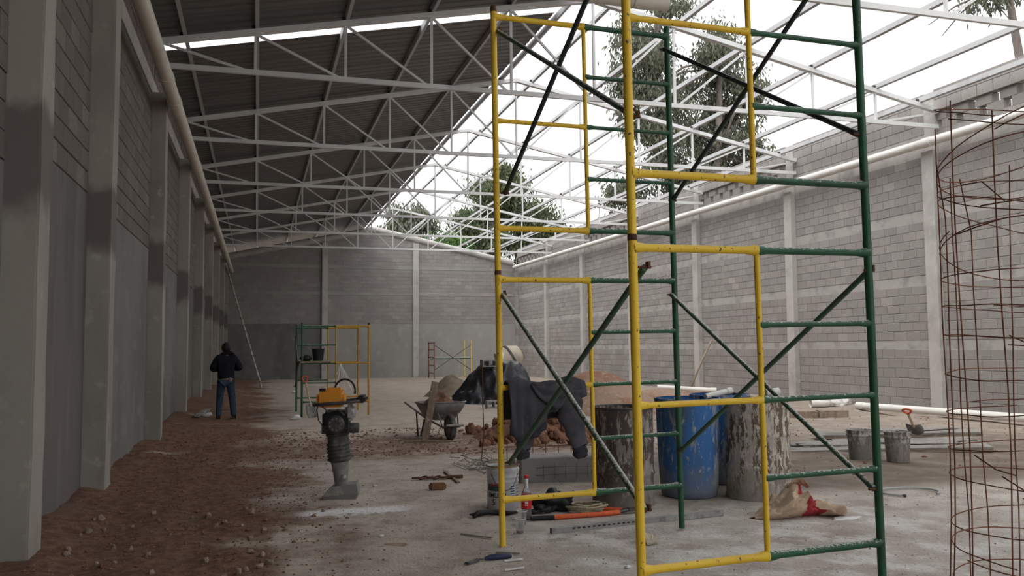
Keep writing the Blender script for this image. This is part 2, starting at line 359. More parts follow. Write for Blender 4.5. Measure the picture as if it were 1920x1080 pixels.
PILY = [6.6, 9.62, 14.75, 19.85, 24.95, 30.1, 35.2, 40.3, 45.3]; PW = .36
BH, BWD, JT = .195, .395, .011
def fill_blocks(parent, plane, rng, z0, z1, depth, near, m1, mN, holes=None, skip=None, tophi=None, seed=0, maxn=300):
    """running-bond courses on a wall. plane: 'L','R','F','B'; rng: (a,b) along the wall; near(a,z)->bool: built singly"""
    mb = parent['_mb']; rs = random.Random(seed)
    ncrs = int(round((z1-z0)/(BH+JT)))
    if ncrs < 1: return
    ch = (z1-z0)/ncrs
    for k in range(ncrs):
        za = z0+k*ch+JT/2; zb = z0+(k+1)*ch-JT/2
        a = rng[0] - (.5*(BWD+JT) if k % 2 else 0)
        while a < rng[1]:
            p0, p1 = max(a, rng[0])+JT/2, min(a+BWD+JT, rng[1])-JT/2; a += BWD+JT
            if p1-p0 < .04: continue
            if skip and skip((p0+p1)/2, (za+zb)/2): continue
            top = zb
            if tophi is not None:
                top = min(zb, tophi((p0+p1)/2))
                if top-za < .05: continue
            d = depth+rs.uniform(-.004, .004); c = ((p0+p1)/2, (za+top)/2); sz = (p1-p0, top-za)
            if near(c[0], c[1]) and parent['_list'] is not None: parent['_list'].append((c, sz, d, plane))
            else:
                dim = (d, sz[0], sz[1]) if plane in 'LR' else (sz[0], d, sz[1])
                mb.box(wpos(plane, c, d), dim, tone=rs.random())
def wpos(plane, c, d):
    if plane == 'L': return (XL-.02+d/2-.02, c[0], c[1])
    if plane == 'R': return (XR+.04-d/2, c[0], c[1])
    if plane == 'F': return (c[0], YF+.04-d/2, c[1])
class W:  # wall under construction
    def __init__(s, root, m1, mN): s.root = root; s.d = {'_mb': MB(), '_list': []}; s.m1 = m1; s.mN = mN
    def __getitem__(s, k): return s.d[k]
    def finish(s, dist, n=300):
        L = sorted(s.d['_list'], key=lambda e: dist(e[0])); cache = {}; rs = random.Random(3)
        for i, (c, sz, d, pl) in enumerate(L):
            if i < n:
                key = (round(sz[0], 2), round(sz[1], 3), pl)
                if key not in cache:
                    mb = MB(); dd = .05; dim = (dd, sz[0], sz[1]) if pl in 'LR' else (sz[0], dd, sz[1])
                    bm = bmesh.new(); bmesh.ops.create_cube(bm, size=1)
                    for v in bm.verts: v.co = Vector((v.co.x*dim[0], v.co.y*dim[1], v.co.z*dim[2]))
                    bmesh.ops.bevel(bm, geom=[e for e in bm.edges], offset=.006, segments=1, affect='EDGES')
                    me = bpy.data.meshes.new('block'); bm.to_mesh(me); bm.free(); me.materials.append(MT[s.m1]); cache[key] = me
                link('block', cache[key], s.root, loc=wpos(pl, c, .05+rs.uniform(-.003, .004)))
            else:
                dim = (.05, sz[0], sz[1]) if pl in 'LR' else (sz[0], .05, sz[1])
                s.d['_mb'].box(wpos(pl, c, .05), dim, tone=rs.random())
        s.d['_mb'].obj('block_courses', s.mN, s.root, kind='stuff')

# ---- left wall
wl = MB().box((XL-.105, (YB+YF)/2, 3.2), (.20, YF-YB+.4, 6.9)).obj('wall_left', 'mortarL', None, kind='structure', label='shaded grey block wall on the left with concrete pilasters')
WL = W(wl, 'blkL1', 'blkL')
edges = [YB]+PILY
for i in range(len(PILY)):
    a = (PILY[i-1]+PW) if i else YB; bb = PILY[i]
    zt = 3.05 if i not in (0,) else 2.75
    dark = i in (1, 4, 6)
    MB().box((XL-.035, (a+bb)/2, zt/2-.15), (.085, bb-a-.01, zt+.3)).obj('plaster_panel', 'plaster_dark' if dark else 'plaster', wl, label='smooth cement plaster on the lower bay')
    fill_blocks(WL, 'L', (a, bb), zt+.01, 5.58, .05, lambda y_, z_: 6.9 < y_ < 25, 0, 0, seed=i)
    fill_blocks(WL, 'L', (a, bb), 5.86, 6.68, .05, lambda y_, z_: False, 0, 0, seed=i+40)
MB().box((XL-.03, (YB+YF)/2, 5.72), (.10, YF-YB, .26)).obj('tie_beam', 'beam', wl)
for i, yy in enumerate(PILY):
    bm = bmesh.new(); bmesh.ops.create_cube(bm, size=1)
    for v in bm.verts: v.co = Vector((v.co.x*.27, v.co.y*PW, v.co.z*5.95))
    bmesh.ops.bevel(bm, geom=[e for e in bm.edges], offset=.012, segments=2, affect='EDGES')
    bmesh.ops.subdivide_edges(bm, edges=[e for e in bm.edges if abs(e.verts[0].co.z-e.verts[1].co.z) > 2], cuts=24)
    for v in bm.verts:
        n_ = noise.noise(Vector((v.co.x*4, (v.co.y+yy)*4, v.co.z*2.2))); v.co.x += .008*n_; v.co.y += .008*n_
    me = bpy.data.meshes.new('pilaster'); bm.to_mesh(me); bm.free(); me.materials.append(MT['pil'])
    link('pilaster', me, wl, loc=(XL+.23-.135, yy+PW/2, 5.95/2-.33))
WL.finish(lambda c: (c[0]*.96)**2+(c[1]-1.5)**2, 300)

# ---- right wall
wr = MB().box((XR+.10, (YB+YF)/2, 2.86), (.20, YF-YB+.4, 6.46)).obj('wall_right', 'mortar', None, kind='structure', label='long grey block wall on the right with concrete columns')
WR = W(wr, 'blk1', 'blk')
PR = [-5.5, -.3, 4.8, 9.9, 15.05, 20.25, 25.55, 30.85, 36.1, 41.2]
bands = [(1.33, 1.53), (2.74, 2.96), (4.16, 4.40), (5.60, 6.08)]
for i in range(len(PR)+1):
    a = PR[i-1]+.33 if i else YB; bb = PR[i] if i < len(PR) else YF
    zz = -.2
    for (b0, b1) in bands:
        fill_blocks(WR, 'R', (a, bb), zz, b0, .05, lambda y_, z_: 11.8 < y_ < 26, 0, 0, seed=i+int(zz*7)); zz = b1
        MB().box((XR+.055, (a+bb)/2, (b0+b1)/2), (.10, bb-a, b1-b0)).obj('tie_beam', 'beam', wr)
    # parapet: two pierced courses in every other bay, solid courses elsewhere
    pierced = i % 2 == 0
    if pierced:
        rs = random.Random(i); k2 = 0
        for row in range(2):
            p = a+.05+(.30 if row else .02)
            WR['_mb'].box((XR+.10, (a+p-.2)/2+.02 if row else a+.03, 6.08+.105+row*.21), (.16, (p-.2-a) if row else .06, .20), tone=rs.random())
            while p < bb-.42:
                WR['_mb'].box((XR+.10, p+.20, 6.08+.105+row*.21), (.20, .40, .20), tone=rs.random()); p += .40+.20
            if bb-p > .03: WR['_mb'].box((XR+.10, (p+bb)/2, 6.08+.105+row*.21), (.20, bb-p, .20), tone=rs.random())
        fill_blocks(WR, 'R', (a, bb), 6.50, 6.98, .10, lambda y_, z_: False, 0, 0, seed=i+70)
        MB().box((XR+.12, (a+bb)/2, 6.745), (.14, bb-a, .47)).obj('parapet_core', 'mortar', wr)
    else:
        fill_blocks(WR, 'R', (a, bb), 6.08, 6.98, .05, lambda y_, z_: False, 0, 0, seed=i+70)
        MB().box((XR+.13, (a+bb)/2, 6.53), (.19, bb-a, .90)).obj('parapet_core', 'mortar', wr)
for i, yy in enumerate(PR):
    MB().box((XR+.0, yy+.165, 2.75), (.30, .33, 5.80)).obj('column', 'beam', wr)
    MB().box((XR+.06, yy+.165, 6.3), (.20, .33, 1.30)).obj('column_head', 'beam', wr)
WR.finish(lambda c: (c[0])**2+(c[1]-2.5)**2, 300)

# ---- far wall with gable
gab = lambda x: 7.72-abs(x-6.0)*.215
vv = [(XL-.2, YF+.0, -.6), (XR+.2, YF+.0, -.6), (XR+.2, YF+.0, gab(XR)), (6, YF+.0, 7.72), (XL-.2, YF+.0, gab(XL))]
b = MB(); b.add(vv+[(x, y+.2, z) for x, y, z in vv], [(0, 1, 2, 3, 4), (9, 8, 7, 6, 5), (0, 5, 6, 1), (1, 6, 7, 2), (2, 7, 8, 3), (3, 8, 9, 4), (4, 9, 5, 0)])
wf = b.obj('wall_far', 'mortar', None, kind='structure', label='block gable wall closing the far end of the hall')
WF = W(wf, 'blk1', 'blk')
cols = [(XL, 3.22), (3.52, 8.08), (8.38, 13.9)]
for i, (a, bb) in enumerate(cols):
    MB().box(((a+bb)/2, YF+.02, 1.2), (bb-a, .10, 3.1)).obj('plaster_panel', 'plaster' if i == 0 else 'plaster_far', wf)  # left bay panel darker: its shade is put into the plaster colour
    for z0_, z1_ in ((2.76, 4.28), (4.48, 5.70), (5.9, 7.8)):
        fill_blocks(WF, 'F', (a, bb), z0_, z1_, .05, lambda p, q: False, 0, 0, tophi=lambda p: gab(p)-.02, seed=90+i)
    for z_ in (4.38, 5.8): MB().box(((a+bb)/2, YF+.025, z_), (bb-a, .09, .19)).obj('tie_beam', 'plaster_far', wf)
WF['_list'].clear(); WF.finish(lambda c: 0)
for cx in (3.37, 8.23): MB().box((cx, YF-.06, 3.2), (.30, .25, gab(cx)*2-6.6)).obj('column', 'beam', wf)
for s_ in (-1, 1):
    a = Vector((6+s_*7.8, YF+.02, 7.86-7.8*.215)); c = Vector((6, YF+.02, 7.86)); MB().tube([a, c], .17, 12).obj('gable_coping', 'beam', wf, 60)
# unseen front wall, added to shade the left side; right side open to light
MB().box(((XL+1.2)/2, YB-.1, 3.2), (1.2-XL+.4, .2, 7.0)).obj('wall_front_added', 'plaster', None, kind='structure', label='unseen grey front wall added to shade the left side')

# ---- roof trusses, purlins and sheets
TY = [-.4, 4.75, 9.78, 15.0, 20.15, 25.3, 30.4, 35.5, 40.6]
AX = 6.1; ZB = 6.15
tz = lambda x: 8.09-.2*abs(x-AX)
nodes = [-.1, 1.42, 2.95, 4.45, AX, 7.8, 9.42, 10.96, 12.5]
TLAB = {2: 'nearest white steel roof truss, only its low chord showing at upper right', 3: 'white steel roof truss beside the bright slit between roof sheets',
        4: 'white steel roof truss next behind the one at the bright slit', 5: 'fourth white steel roof truss into the hall', 6: 'fifth white steel roof truss into the hall',
        7: 'last but one white steel roof truss before the gable wall', 8: 'farthest white steel roof truss in front of the gable wall',
        0: 'white steel roof truss behind the viewer', 1: 'white steel roof truss overhead just ahead of the viewer'}
tmeshes = None
for i, ty in enumerate(TY):
    t = thing('roof_truss', TLAB[i], 'roof truss', (0, ty, 0), group='white roof trusses')
    if tmeshes is None:
        tm = []
        def part(n, mb): tm.append((n, mb.mesh(n, 'white_steel')))
        x0, x1 = XL+.12, XR-.02
        part('bottom_chord', MB().beam((x0, 0, ZB), (x1, 0, ZB), .06, .085))
        for s_, xe in ((-1, x0), (1, x1)):
            mb = MB().beam((AX, -.033, tz(AX)), (xe, -.033, tz(xe)), .05, .09); mb.beam((AX, .033, tz(AX)), (xe, .033, tz(xe)), .05, .09); mb.beam((AX, 0, tz(AX)), (xe, 0, tz(xe)), .03, .07)
            part('top_chord', mb)
        for x_ in nodes: part('vertical_web', MB().beam((x_, 0, ZB), (x_, 0, tz(x_)), .045, .045))
        for k in range(4): part('diagonal_web', MB().beam((nodes[k], 0, tz(nodes[k])-.03), (nodes[k+1]-.06, 0, ZB), .04, .04))
        for k in range(5, 9): part('diagonal_web', MB().beam((nodes[k], 0, tz(nodes[k])-.03), (nodes[k-1]+.06, 0, ZB), .04, .04))
        part('diagonal_web', MB().beam((x0, 0, tz(x0)-.03), (nodes[0]-.06, 0, ZB), .04, .04)); part('diagonal_web', MB().beam((x1, 0, tz(x1)-.03), (nodes[-1]+.06, 0, ZB), .04, .04))
        tmeshes = tm
    for n, me in tmeshes: link(n, me, t)
PX = [-1.25, -.1, 1.42, 2.95, 4.45, 5.72, 6.5, 7.9, 9.42, 10.96, 12.5, 13.6]
PL = ['steel purlin nearest the left wall under the sheets', 'second steel purlin from the left wall', 'third steel purlin from the left wall', 'fourth steel purlin from the left wall', 'fifth steel purlin from the left wall',
      'steel purlin along the open edge of the roof sheets', 'bare white ridge purlin beside the sheet edge', 'bare white purlin next below the ridge', 'bare white purlin midway down the open slope', 'third bare white purlin from the right wall', 'second bare white purlin from the right wall', 'lowest bare white purlin over the right wall top']
for i, px in enumerate(PX):
    zb = tz(px)+.05; sl = math.atan(.2)*(1 if px < AX else -1)
    rot = Matrix.Rotation(-sl, 3, 'Y')
    mb = MB(); L = YF-YB+5.0; yc = (YF+YB)/2+2.3
    t = thing('roof_purlin', PL[i], 'purlin', (px, yc, zb), group='roof purlins')
    for c, d in (((0, 0, .055), (.006, L, .11)), ((.03, 0, .107), (.06, L, .008)), ((.03, 0, .003), (.06, L, .008)), ((.058, 0, .016), (.006, L, .024)), ((.058, 0, .094), (.006, L, .024))): mb.box(rot @ Vector(c), d, rot)
    mb.obj('channel', 'purlin', t)
    for ty in TY[2:]: MB().box(rot @ Vector((-.03, ty-yc, .03)), (.05, .05, .07), rot).obj('weld_clip', 'clip', t)
roof = link('ceiling', None, kind='structure', label='grey corrugated roof sheets over the left half of the hall')
def sheet(width):
    mb = MB(); prof = []; n = max(1, round(width/.25)); p = width/n
    for k in range(n): prof += [(k*p, 0), (k*p+.055*p/.25*1, 0), (k*p+.08*p/.25, .018), (k*p+.13*p/.25, .018), (k*p+.155*p/.25, 0)]
    prof.append((width, 0)); xa, xb = XL-.25, 5.66
    vs = []; N = len(prof)
    for x_ in (xa, xb): vs += [Vector((x_, q, tz(x_)+.165+h)) for q, h in prof]
    mb.add(vs, [(k, k+1, N+k+1, N+k) for k in range(N-1)]); return mb.mesh('roof_sheet', 'sheet')
s1 = sheet(1.03)
y = 15.5-22
while y < 50.5:
    if y < 15.45 and y+1 > 15.51: y = 15.5
    if abs(y-15.5) < .01: y = 15.95
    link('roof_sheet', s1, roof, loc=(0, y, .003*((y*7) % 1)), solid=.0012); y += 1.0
# eave gutters (large PVC pipes) and the pipe slung under the nearest truss
def gutter(label, p0, p1, r, joints, m='pipe'):
    t = thing('gutter_pipe', label, 'pipe', p0); a = Vector((0, 0, 0)); c = Vector(p1)-Vector(p0); d = c.normalized()
    MB().tube([a, c], r, 20).obj('pipe', m, t, 60)
    for j in joints:
        q = d*j; MB().tube([q-d*.13, q-d*.125, q+d*.125, q+d*.13], [r+.002, r+.011, r+.011, r+.002], 20).obj('coupling', m, t, 60)
    return t
gutter('cream gutter pipe running along the shaded left wall', (-1.335, 5.0, 5.44), (-1.335, 46.3, 5.44), .10, [8.3, 9.6, 14.6, 21, 27, 33])
gutter('white gutter pipe running along the right wall top', (13.80, 5.0, 5.74), (13.80, 46.3, 5.93), .095, [10.0, 15.6, 21.3, 26.5, 32], 'pvc')
gutter('thick cream pipe slung across under the nearest roof truss', (-1.4, 10.0, 5.93), (5.12, 10.0, 5.93), .088, [6.15])

# ================================================================== SCAFFOLDS
def flare(mb, p, q, r, n=10):
    """a welded bar with flared ends"""
    p, q = Vector(p), Vector(q); d = (q-p).normalized(); L = (q-p).length; e = min(.07, L*.2)
    mb.tube([p, p+d*e*.5, p+d*e, q-d*e, q-d*e*.5, q], [r*1.45, r*1.3, r, r, r*1.3, r*1.45], n); return mb
def scaffold_frame(t, W_, y, z, flip=False, ya='yellow', gr='green'):
    X = (lambda u: W_-u) if flip else (lambda u: u)
    for u, m in ((0, ya), (W_, gr)):
        MB().tube([(X(u), y, z), (X(u), y, z+2.0)], .0232, 12).obj('leg', m, t, 60)
        MB().tube([(X(u), y, z+1.985), (X(u), y, z+2.005), (X(u), y, z+2.03)], [.0245, .0255, .0215], 12).obj('coupling', 'rust_dark' if m == ya else m, t, 60)
    h = W_/2
    for zz in (.335, 1.95):
        flare(MB(), (X(0), y, z+zz), (X(h), y, z+zz), .021).obj('crossbar', ya, t, 60)
        flare(MB(), (X(h), y, z+zz), (X(W_), y, z+zz), .0205).obj('crossbar', gr, t, 60)
    MB().tube([(X(h), y, z+.335), (X(h), y, z+1.95)], .0165, 10).obj('middle_post', ya, t, 60)
    flare(MB(), (X(0), y, z+1.15), (X(h), y, z+1.15), .0165).obj('rung', ya, t, 60)
    for zz in (.74, 1.15, 1.55): flare(MB(), (X(h), y, z+zz), (X(W_), y, z+zz), .0155).obj('rung', gr, t, 60)
def brace(t, a, b_, r, m, m2='rust_dark'):
    a, b_ = Vector(a), Vector(b_); d = (b_-a).normalized()
    br = MB().tube([a, a+d*.05, a+d*.07, b_-d*.07, b_-d*.05, b_], [r*1.15, r*1.1, r, r, r*1.1, r*1.15], 10).obj('cross_brace', m, t, 60)
    for p in (a, b_):
        MB().tube([p+Vector((-.035, 0, 0)), p+Vector((.035, 0, 0))], .008, 6).obj('pin', m2, br)
        MB().box(p+Vector((.02, 0, .012)), (.012, .035, .035)).obj('wing_nut', m2, br)
SW, SD = 1.49, 2.14
st = thing('scaffold_tower', 'tall yellow and green tubular scaffold tower standing in the foreground', 'scaffold', (1.845, 4.0, .0), rot=(0, R(-.66), R(3.15)))
for z in (0, 2.0):
    scaffold_frame(st, SW, 0, z); scaffold_frame(st, SW, SD, z)
    for i, xx in enumerate((.03, SW-.03)):
        mm = ('brace', 'brace') if z == 0 else (('brace', 'dark_brace') if i == 0 else ('dark_brace', 'dark_brace'))
        brace(st, (xx, SD, z+1.84), (xx, 0, z+.63), .0165, mm[0]); brace(st, (xx+(.036 if i else .036), 0, z+1.85), (xx+.036, SD, z+.60), .0165, mm[1])
s2 = thing('scaffold_bay', 'green and yellow scaffold bay standing bare behind the tamping rammer', 'scaffold', G3(.91, 18.93, -.02), rot=(0, 0, R(1.5)))
W2 = 1.42
for yy in (0, 1.68):
    scaffold_frame(s2, W2, yy, 0, True, 'yellow_shaded')
brace(s2, (-.03, 1.68, 1.75), (-.03, .9, 1.1), .014, 'dark_brace'); brace(s2, (-.03, .9, 1.12), (-.03, 1.68, .6), .014, 'dark_brace')
s3 = thing('scaffold_bay', 'small distant scaffold with red legs and crossed braces by the far wall', 'scaffold', (8.63, 43.3, fz(8.6, 43.3)-.02), rz=0)
for yy, xx in ((0, 0), (1.5, 0)):
    MB().tube([(xx, yy, 0), (xx, yy, 1.9)], .028, 8).obj('leg', 'red_paint', s3, 60)
for zz in (.3, .7, 1.1, 1.5, 1.85): MB().tube([(0, 0, zz), (0, 1.5, zz)], .022, 8).obj('rung', 'red_paint', s3, 60)
for yy in (0, 1.5): MB().tube([(1.95, yy, 0), (1.95, yy, 2.0)], .03, 8).obj('leg', 'yellow', s3, 60)
MB().tube([(-.15, .3, 1.05), (2.1, .3, 1.05)], .035, 8).obj('crossbar', 'green', s3, 60)
brace(s3, (0, .05, 1.75), (1.95, .05, .45), .018, 'steel_dark'); brace(s3, (0, .08, .45), (1.95, .08, 1.75), .018, 'steel_dark')
pk = thing('plank', 'short plank laid on the green rungs of the middle scaffold', 'plank', G3(.91, 18.93, -.02)); MB().box((.28, .84, 1.183), (.62, 1.9, .035)).obj('board', 'wood', pk)
bk = thing('bucket', 'small black bucket standing on the plank of the middle scaffold', 'bucket', G3(1.26, 19.2, 1.182))
MB().lathe([(.11, 0), (.135, .24), (.145, .245), (.145, .26), (.128, .26), (.10, .02), (0, .02)], 18).obj('body', 'black', bk, 40)
MB().tube([Vector((.14*math.cos(a), 0, .25+.10*math.sin(a))) for a in [math.pi*k/10 for k in range(11)]], .005, 6).obj('handle', 'steel_dark', bk, 180)
ob = thing('tool_bundle', 'black cloth bundle lying on the plank beside the black bucket', 'bundle', G3(1.0, 19.1, 1.182)); MB().blob((0, 0, .06), (.13, .1, .07), .5, 2, 4).obj('cloth', 'black', ob, 180)
def shovel(label, head, grip, lying=False, hm='dusty_metal', dm='red_handle'):
    h, g_ = Vector(head), Vector(grip); d = (g_-h).normalized(); L = (g_-h).length
    t = thing('shovel', label, 'shovel', h); up_ = Vector((0, -1, 0)) if abs(d.z) > .6 else Vector((0, 0, 1)); sd_ = d.cross(up_).normalized(); nn = sd_.cross(d)
    MB().tube([d*.24, d*(L-.13)], .018, 10).obj('shaft', 'handle_wood', t, 60)
    c = d*(L-.06); ring = []
    for k in range(14):
        a = 2*math.pi*k/14; ring.append(c+sd_*(.062*math.sin(a))*(1.0 if math.cos(a) > -.2 else .7)+d*(.065*math.cos(a)))
    MB().tube(ring, .014, 8, closed=True).obj('grip', dm, t, 180)
    def bl(u, v):
        wd = .11*(math.sin(math.pi*min(1, .25+.75*v)) if v < .3 else 1-.12*max(0, v-.7)/.3); x_ = (u-.5)*2
        return d*(.30*v)+sd_*(x_*wd)+nn*(.025*x_*x_+.0)
    MB().grid(7, 7, bl).obj('blade', hm, t, 180, solid=.004); return t
shovel('shovel with D grip leaning upright on the middle scaffold', G3(1.13, 18.6, 0), G3(.96, 18.84, .86))
shovel('red handled shovel lying on the mixing board by the long white pipe', (9.22, 10.45, .13), (8.70, 10.05, .54))
ws = thing('plastic_strands', 'pale plastic twine bunch hanging from the middle scaffold rung', 'twine', G3(1.72, 18.95, 1.13))
rs = random.Random(5)
for k in range(14):
    dx = rs.uniform(-.14, .2); L = rs.uniform(.3, .62)
    MB().tube([(0, 0, 0), (dx*.3, -.02, -L*.3), (dx*.8, -.02+rs.uniform(-.03, .03), -L*.7), (dx*1.25, -.02, -L)], .004, 5).obj('strand', 'white', ws)

# ================================================================== BARRELS
def lathe_open(prof_out, th, n=40):
    inn = [(max(.0, r_-th), z_) for r_, z_ in reversed(prof_out) if z_ > th*2]; return prof_out+inn+[(0, th*2)]
def steel_drum(label, x, y, r, h, m, rz=0, filled=None, dent=.0):
    t = thing('steel_drum', label, 'drum', G3(x, y, -.005), rz)
    prof = [(r*.97, 0), (r*1.02, .004), (r*1.02, .02), (r, .03)]
    for q in (h*.33, h*.66): prof += [(r, q-.028), (r*1.035, q-.01), (r*1.035, q+.01), (r, q+.028)]
    prof += [(r, h-.03), (r, h-.012)]
    b = MB().lathe(lathe_open(prof, .01), 48)
    b.v = [(v[0]*(1+dent*noise.noise(Vector((v[0]*4, v[1]*4, v[2]*3)))), v[1]*(1+dent*noise.noise(Vector((v[0]*4, v[1]*4, v[2]*3)))), v[2]) for v in b.v]
    b.obj('body', m, t, 40)
    MB().tube([(r*1.01*math.cos(2*math.pi*k/48), r*1.01*math.sin(2*math.pi*k/48), h-.008) for k in range(48)], .011, 8, closed=True).obj('rim', 'steel_dark', t, 180)
    if filled: MB().lathe([(0, 0), (r-.015, 0), (r-.015, .01), (0, .012)], 32, (0, 0, filled)).obj('contents', 'steel_dark', t)
    return t
steel_drum('rusty cement stained steel drum beside the hung grey sweatshirt', 3.27, 7.47, .285, .90, 'drum_rust', .3, .75, .02)
steel_drum('steel drum thickly splashed with pale cement, right of the blue barrel', 4.63, 7.36, .30, .94, 'drum_splash', 1.2, .6, .02)
def barrel(label, x, y, r, h, rz):
    t = thing('plastic_barrel', label, 'barrel', G3(x, y, -.005), rz)
    prof = [(r*.80, 0), (r*.88, .02), (r*.91, .08), (r*.97, h*.35), (r, h*.7), (r*1.01, h*.88), (r*1.01, h-.05), (r*1.05, h-.045), (r*1.06, h-.01), (r*1.03, h)]
    b = MB().lathe(lathe_open(prof, .012), 48); b.v = [(v[0]*(1+.03*noise.noise(Vector((v[0]*3, v[1]*3, v[2]*2+rz)))), v[1]*(1+.03*noise.noise(Vector((v[0]*3, v[1]*3, v[2]*2+3)))), v[2]) for v in b.v]
    b.obj('body', 'drum_blue', t, 50); MB().lathe([(0, 0), (r*.95, 0), (r*.95, .01), (0, .012)], 32, (0, 0, h*.8)).obj('water', 'steel_dark', t); return t
barrel('big blue plastic barrel standing between the two steel drums', 4.05, 7.66, .305, .95, .5)
barrel('second blue plastic barrel hidden behind the splashed drum', 4.74, 8.25, .30, .93, 2.2)
t = thing('pvc_offcut', 'short white pipe offcut propped over the blue barrel rim', 'pipe', (4.42, 7.72, .93)); MB().tube([(-.14, 0, .012), (.16, .06, .06)], .028, 12).obj('pipe', 'pvc', t, 60); MB().tube([(.13, .054, .055), (.19, .066, .065)], .033, 12).obj('socket', 'pvc', t, 60)
t = thing('pvc_offcut', 'short white pipe piece standing in the splashed drum mouth', 'pipe', (4.84, 7.46, .55)); MB().tube([(0, 0, 0), (.03, 0, .44)], .032, 14).obj('pipe', 'pvc', t, 60); MB().tube([(-.04, 0, .43), (.10, -.01, .44)], .04, 14).obj('elbow', 'pvc', t, 60)

# ================================================================== RAMMER
ra = thing('tamping_rammer', 'upright tamping rammer with orange tank, black engine and rubber bellows', 'rammer', G3(.80, 8.60, -.004), R(-12))
b = MB(); b.add([(-.15, -.13, 0), (.15, -.13, .0), (.15, .13, 0), (-.15, .13, 0), (-.17, -.14, .035), (.17, -.14, .06), (.17, .14, .06), (-.17, .14, .035), (-.09, -.10, .12), (.15, -.11, .15), (.15, .11, .15), (-.09, .10, .12)],
   [(3, 2, 1, 0), (0, 1, 5, 4), (1, 2, 6, 5), (2, 3, 7, 6), (3, 0, 4, 7), (4, 5, 9, 8), (5, 6, 10, 9), (6, 7, 11, 10), (7, 4, 8, 11), (8, 9, 10, 11)]); b.obj('shoe', 'dusty_metal', ra)
MB().lathe([(.0, -.02), (.03, -.02), (.035, 0), (.022, .012), (0, .014)], 14, (.02, -.075, .20), Matrix.Rotation(R(90), 3, 'X')).obj('pivot_bolt', 'silver', ra, 40)
ax = Matrix.Rotation(R(-5), 3, 'Y')
MB().lathe([(.065, .12), (.07, .2), (.085, .34), (.088, .36)], 20, (.01, 0, 0), ax).obj('lower_leg', 'dusty_metal', ra, 50)
prof = [(.09, .35)]
for k in range(5): z_ = .36+k*.036; prof += [(.10, z_), (.118, z_+.010), (.118, z_+.024), (.10, z_+.034)]
prof.append((.09, .545)); MB().lathe(prof, 28, (.01, 0, 0), ax).obj('bellows', 'rubber', ra, 180)
MB().lathe([(.10, .535), (.104, .56), (.10, .60), (.115, .61), (.115, .625), (0, .63)], 24, (.01, 0, 0), ax).obj('guide_cylinder', 'rubber', ra, 40)
def bevbox(c, d, off, seg=2, rot=None):
    bm = bmesh.new(); bmesh.ops.create_cube(bm, size=1)
    for v in bm.verts: v.co = Vector((v.co.x*d[0], v.co.y*d[1], v.co.z*d[2]))
    bmesh.ops.bevel(bm, geom=bm.edges[:], offset=off, segments=seg, affect='EDGES'); mb = MB(); bm.verts.index_update()
    mb.add([((rot @ v.co) if rot else v.co)+Vector(c) for v in bm.verts], [tuple(v.index for v in f.verts) for f in bm.faces]); bm.free(); return mb
e = bevbox((-.055, 0, .735), (.25, .26, .22), .03).obj('engine', 'black', ra, 40)
MB().lathe([(.085, 0), (.085, .02), (.07, .035), (.03, .035), (.028, .03), (0, .03)], 24, (-.045, -.13, .72), Matrix.Rotation(R(90), 3, 'X')).obj('starter_cover', 'steel_dark', e, 40)
mb = MB()
for k in range(9):
    a = 2*math.pi*k/9; mb.box((-.045+.055*math.cos(a), -.167, .72+.055*math.sin(a)), (.016, .006, .016))
mb.obj('cooling_slots', 'dusty_metal', e)
for k in range(6): MB().box((-.055, 0, .632+k*.014), (.262, .272, .005)).obj('cooling_fin', 'steel_dark', e)
bevbox((.085, -.06, .83), (.10, .13, .16), .03, 3).obj('air_filter', 'silver', ra, 50)
MB().lathe([(.0, -.06), (.045, -.06), (.05, -.05), (.05, .05), (.045, .06), (0, .06)], 16, (.10, .02, .67), Matrix.Rotation(R(90), 3, 'Y')).obj('muffler', 'steel_dark', ra, 40)
bevbox((-.105, 0, .955), (.265, .24, .15), .028, 2).obj('fuel_tank', 'rammer_yellow', ra, 60)
tk = bevbox((-.075, 0, 1.035), (.17, .17, .06), .02, 2).obj('tank_top', 'rammer_yellow', ra, 60)
MB().lathe([(.028, 0), (.032, .01), (.032, .03), (0, .034)], 16, (-.19, -.02, 1.028)).obj('fuel_cap', 'black', tk, 40)
hp = []
for k in range(28):
    a = 2*math.pi*k/28; hp.append(Vector((-.03+.235*math.copysign(abs(math.cos(a))**.6, math.cos(a)), .20*math.copysign(abs(math.sin(a))**.7, math.sin(a)), .925+.022*(math.cos(a)))))
MB().tube(hp, .017, 8, closed=True).obj('handle_frame', 'steel_dark', ra, 180)
bevbox((.19, 0, .955), (.09, .30, .07), .02).obj('rear_guard', 'black', ra, 60)
MB().tube([(.03+.10*math.cos(a)*1.0-.01, .03, 1.03+.115*math.sin(a)) for a in [math.pi*(1.02-1.1*k/16) for k in range(17)]], .010, 8).obj('fuel_hose', 'black', ra, 180)
MB().tube([(-.22, -.05, .93), (-.235, -.07, .85), (-.215, -.1, .76), (-.17, -.12, .70)], .006, 6).obj('throttle_cable', 'black', ra, 180)
MB().tube([(-.18, -.13, .9), (-.12, -.15, .84), (-.02, -.14, .86), (.04, -.13, .80)], .008, 6).obj('cable', 'rubber', ra, 180)

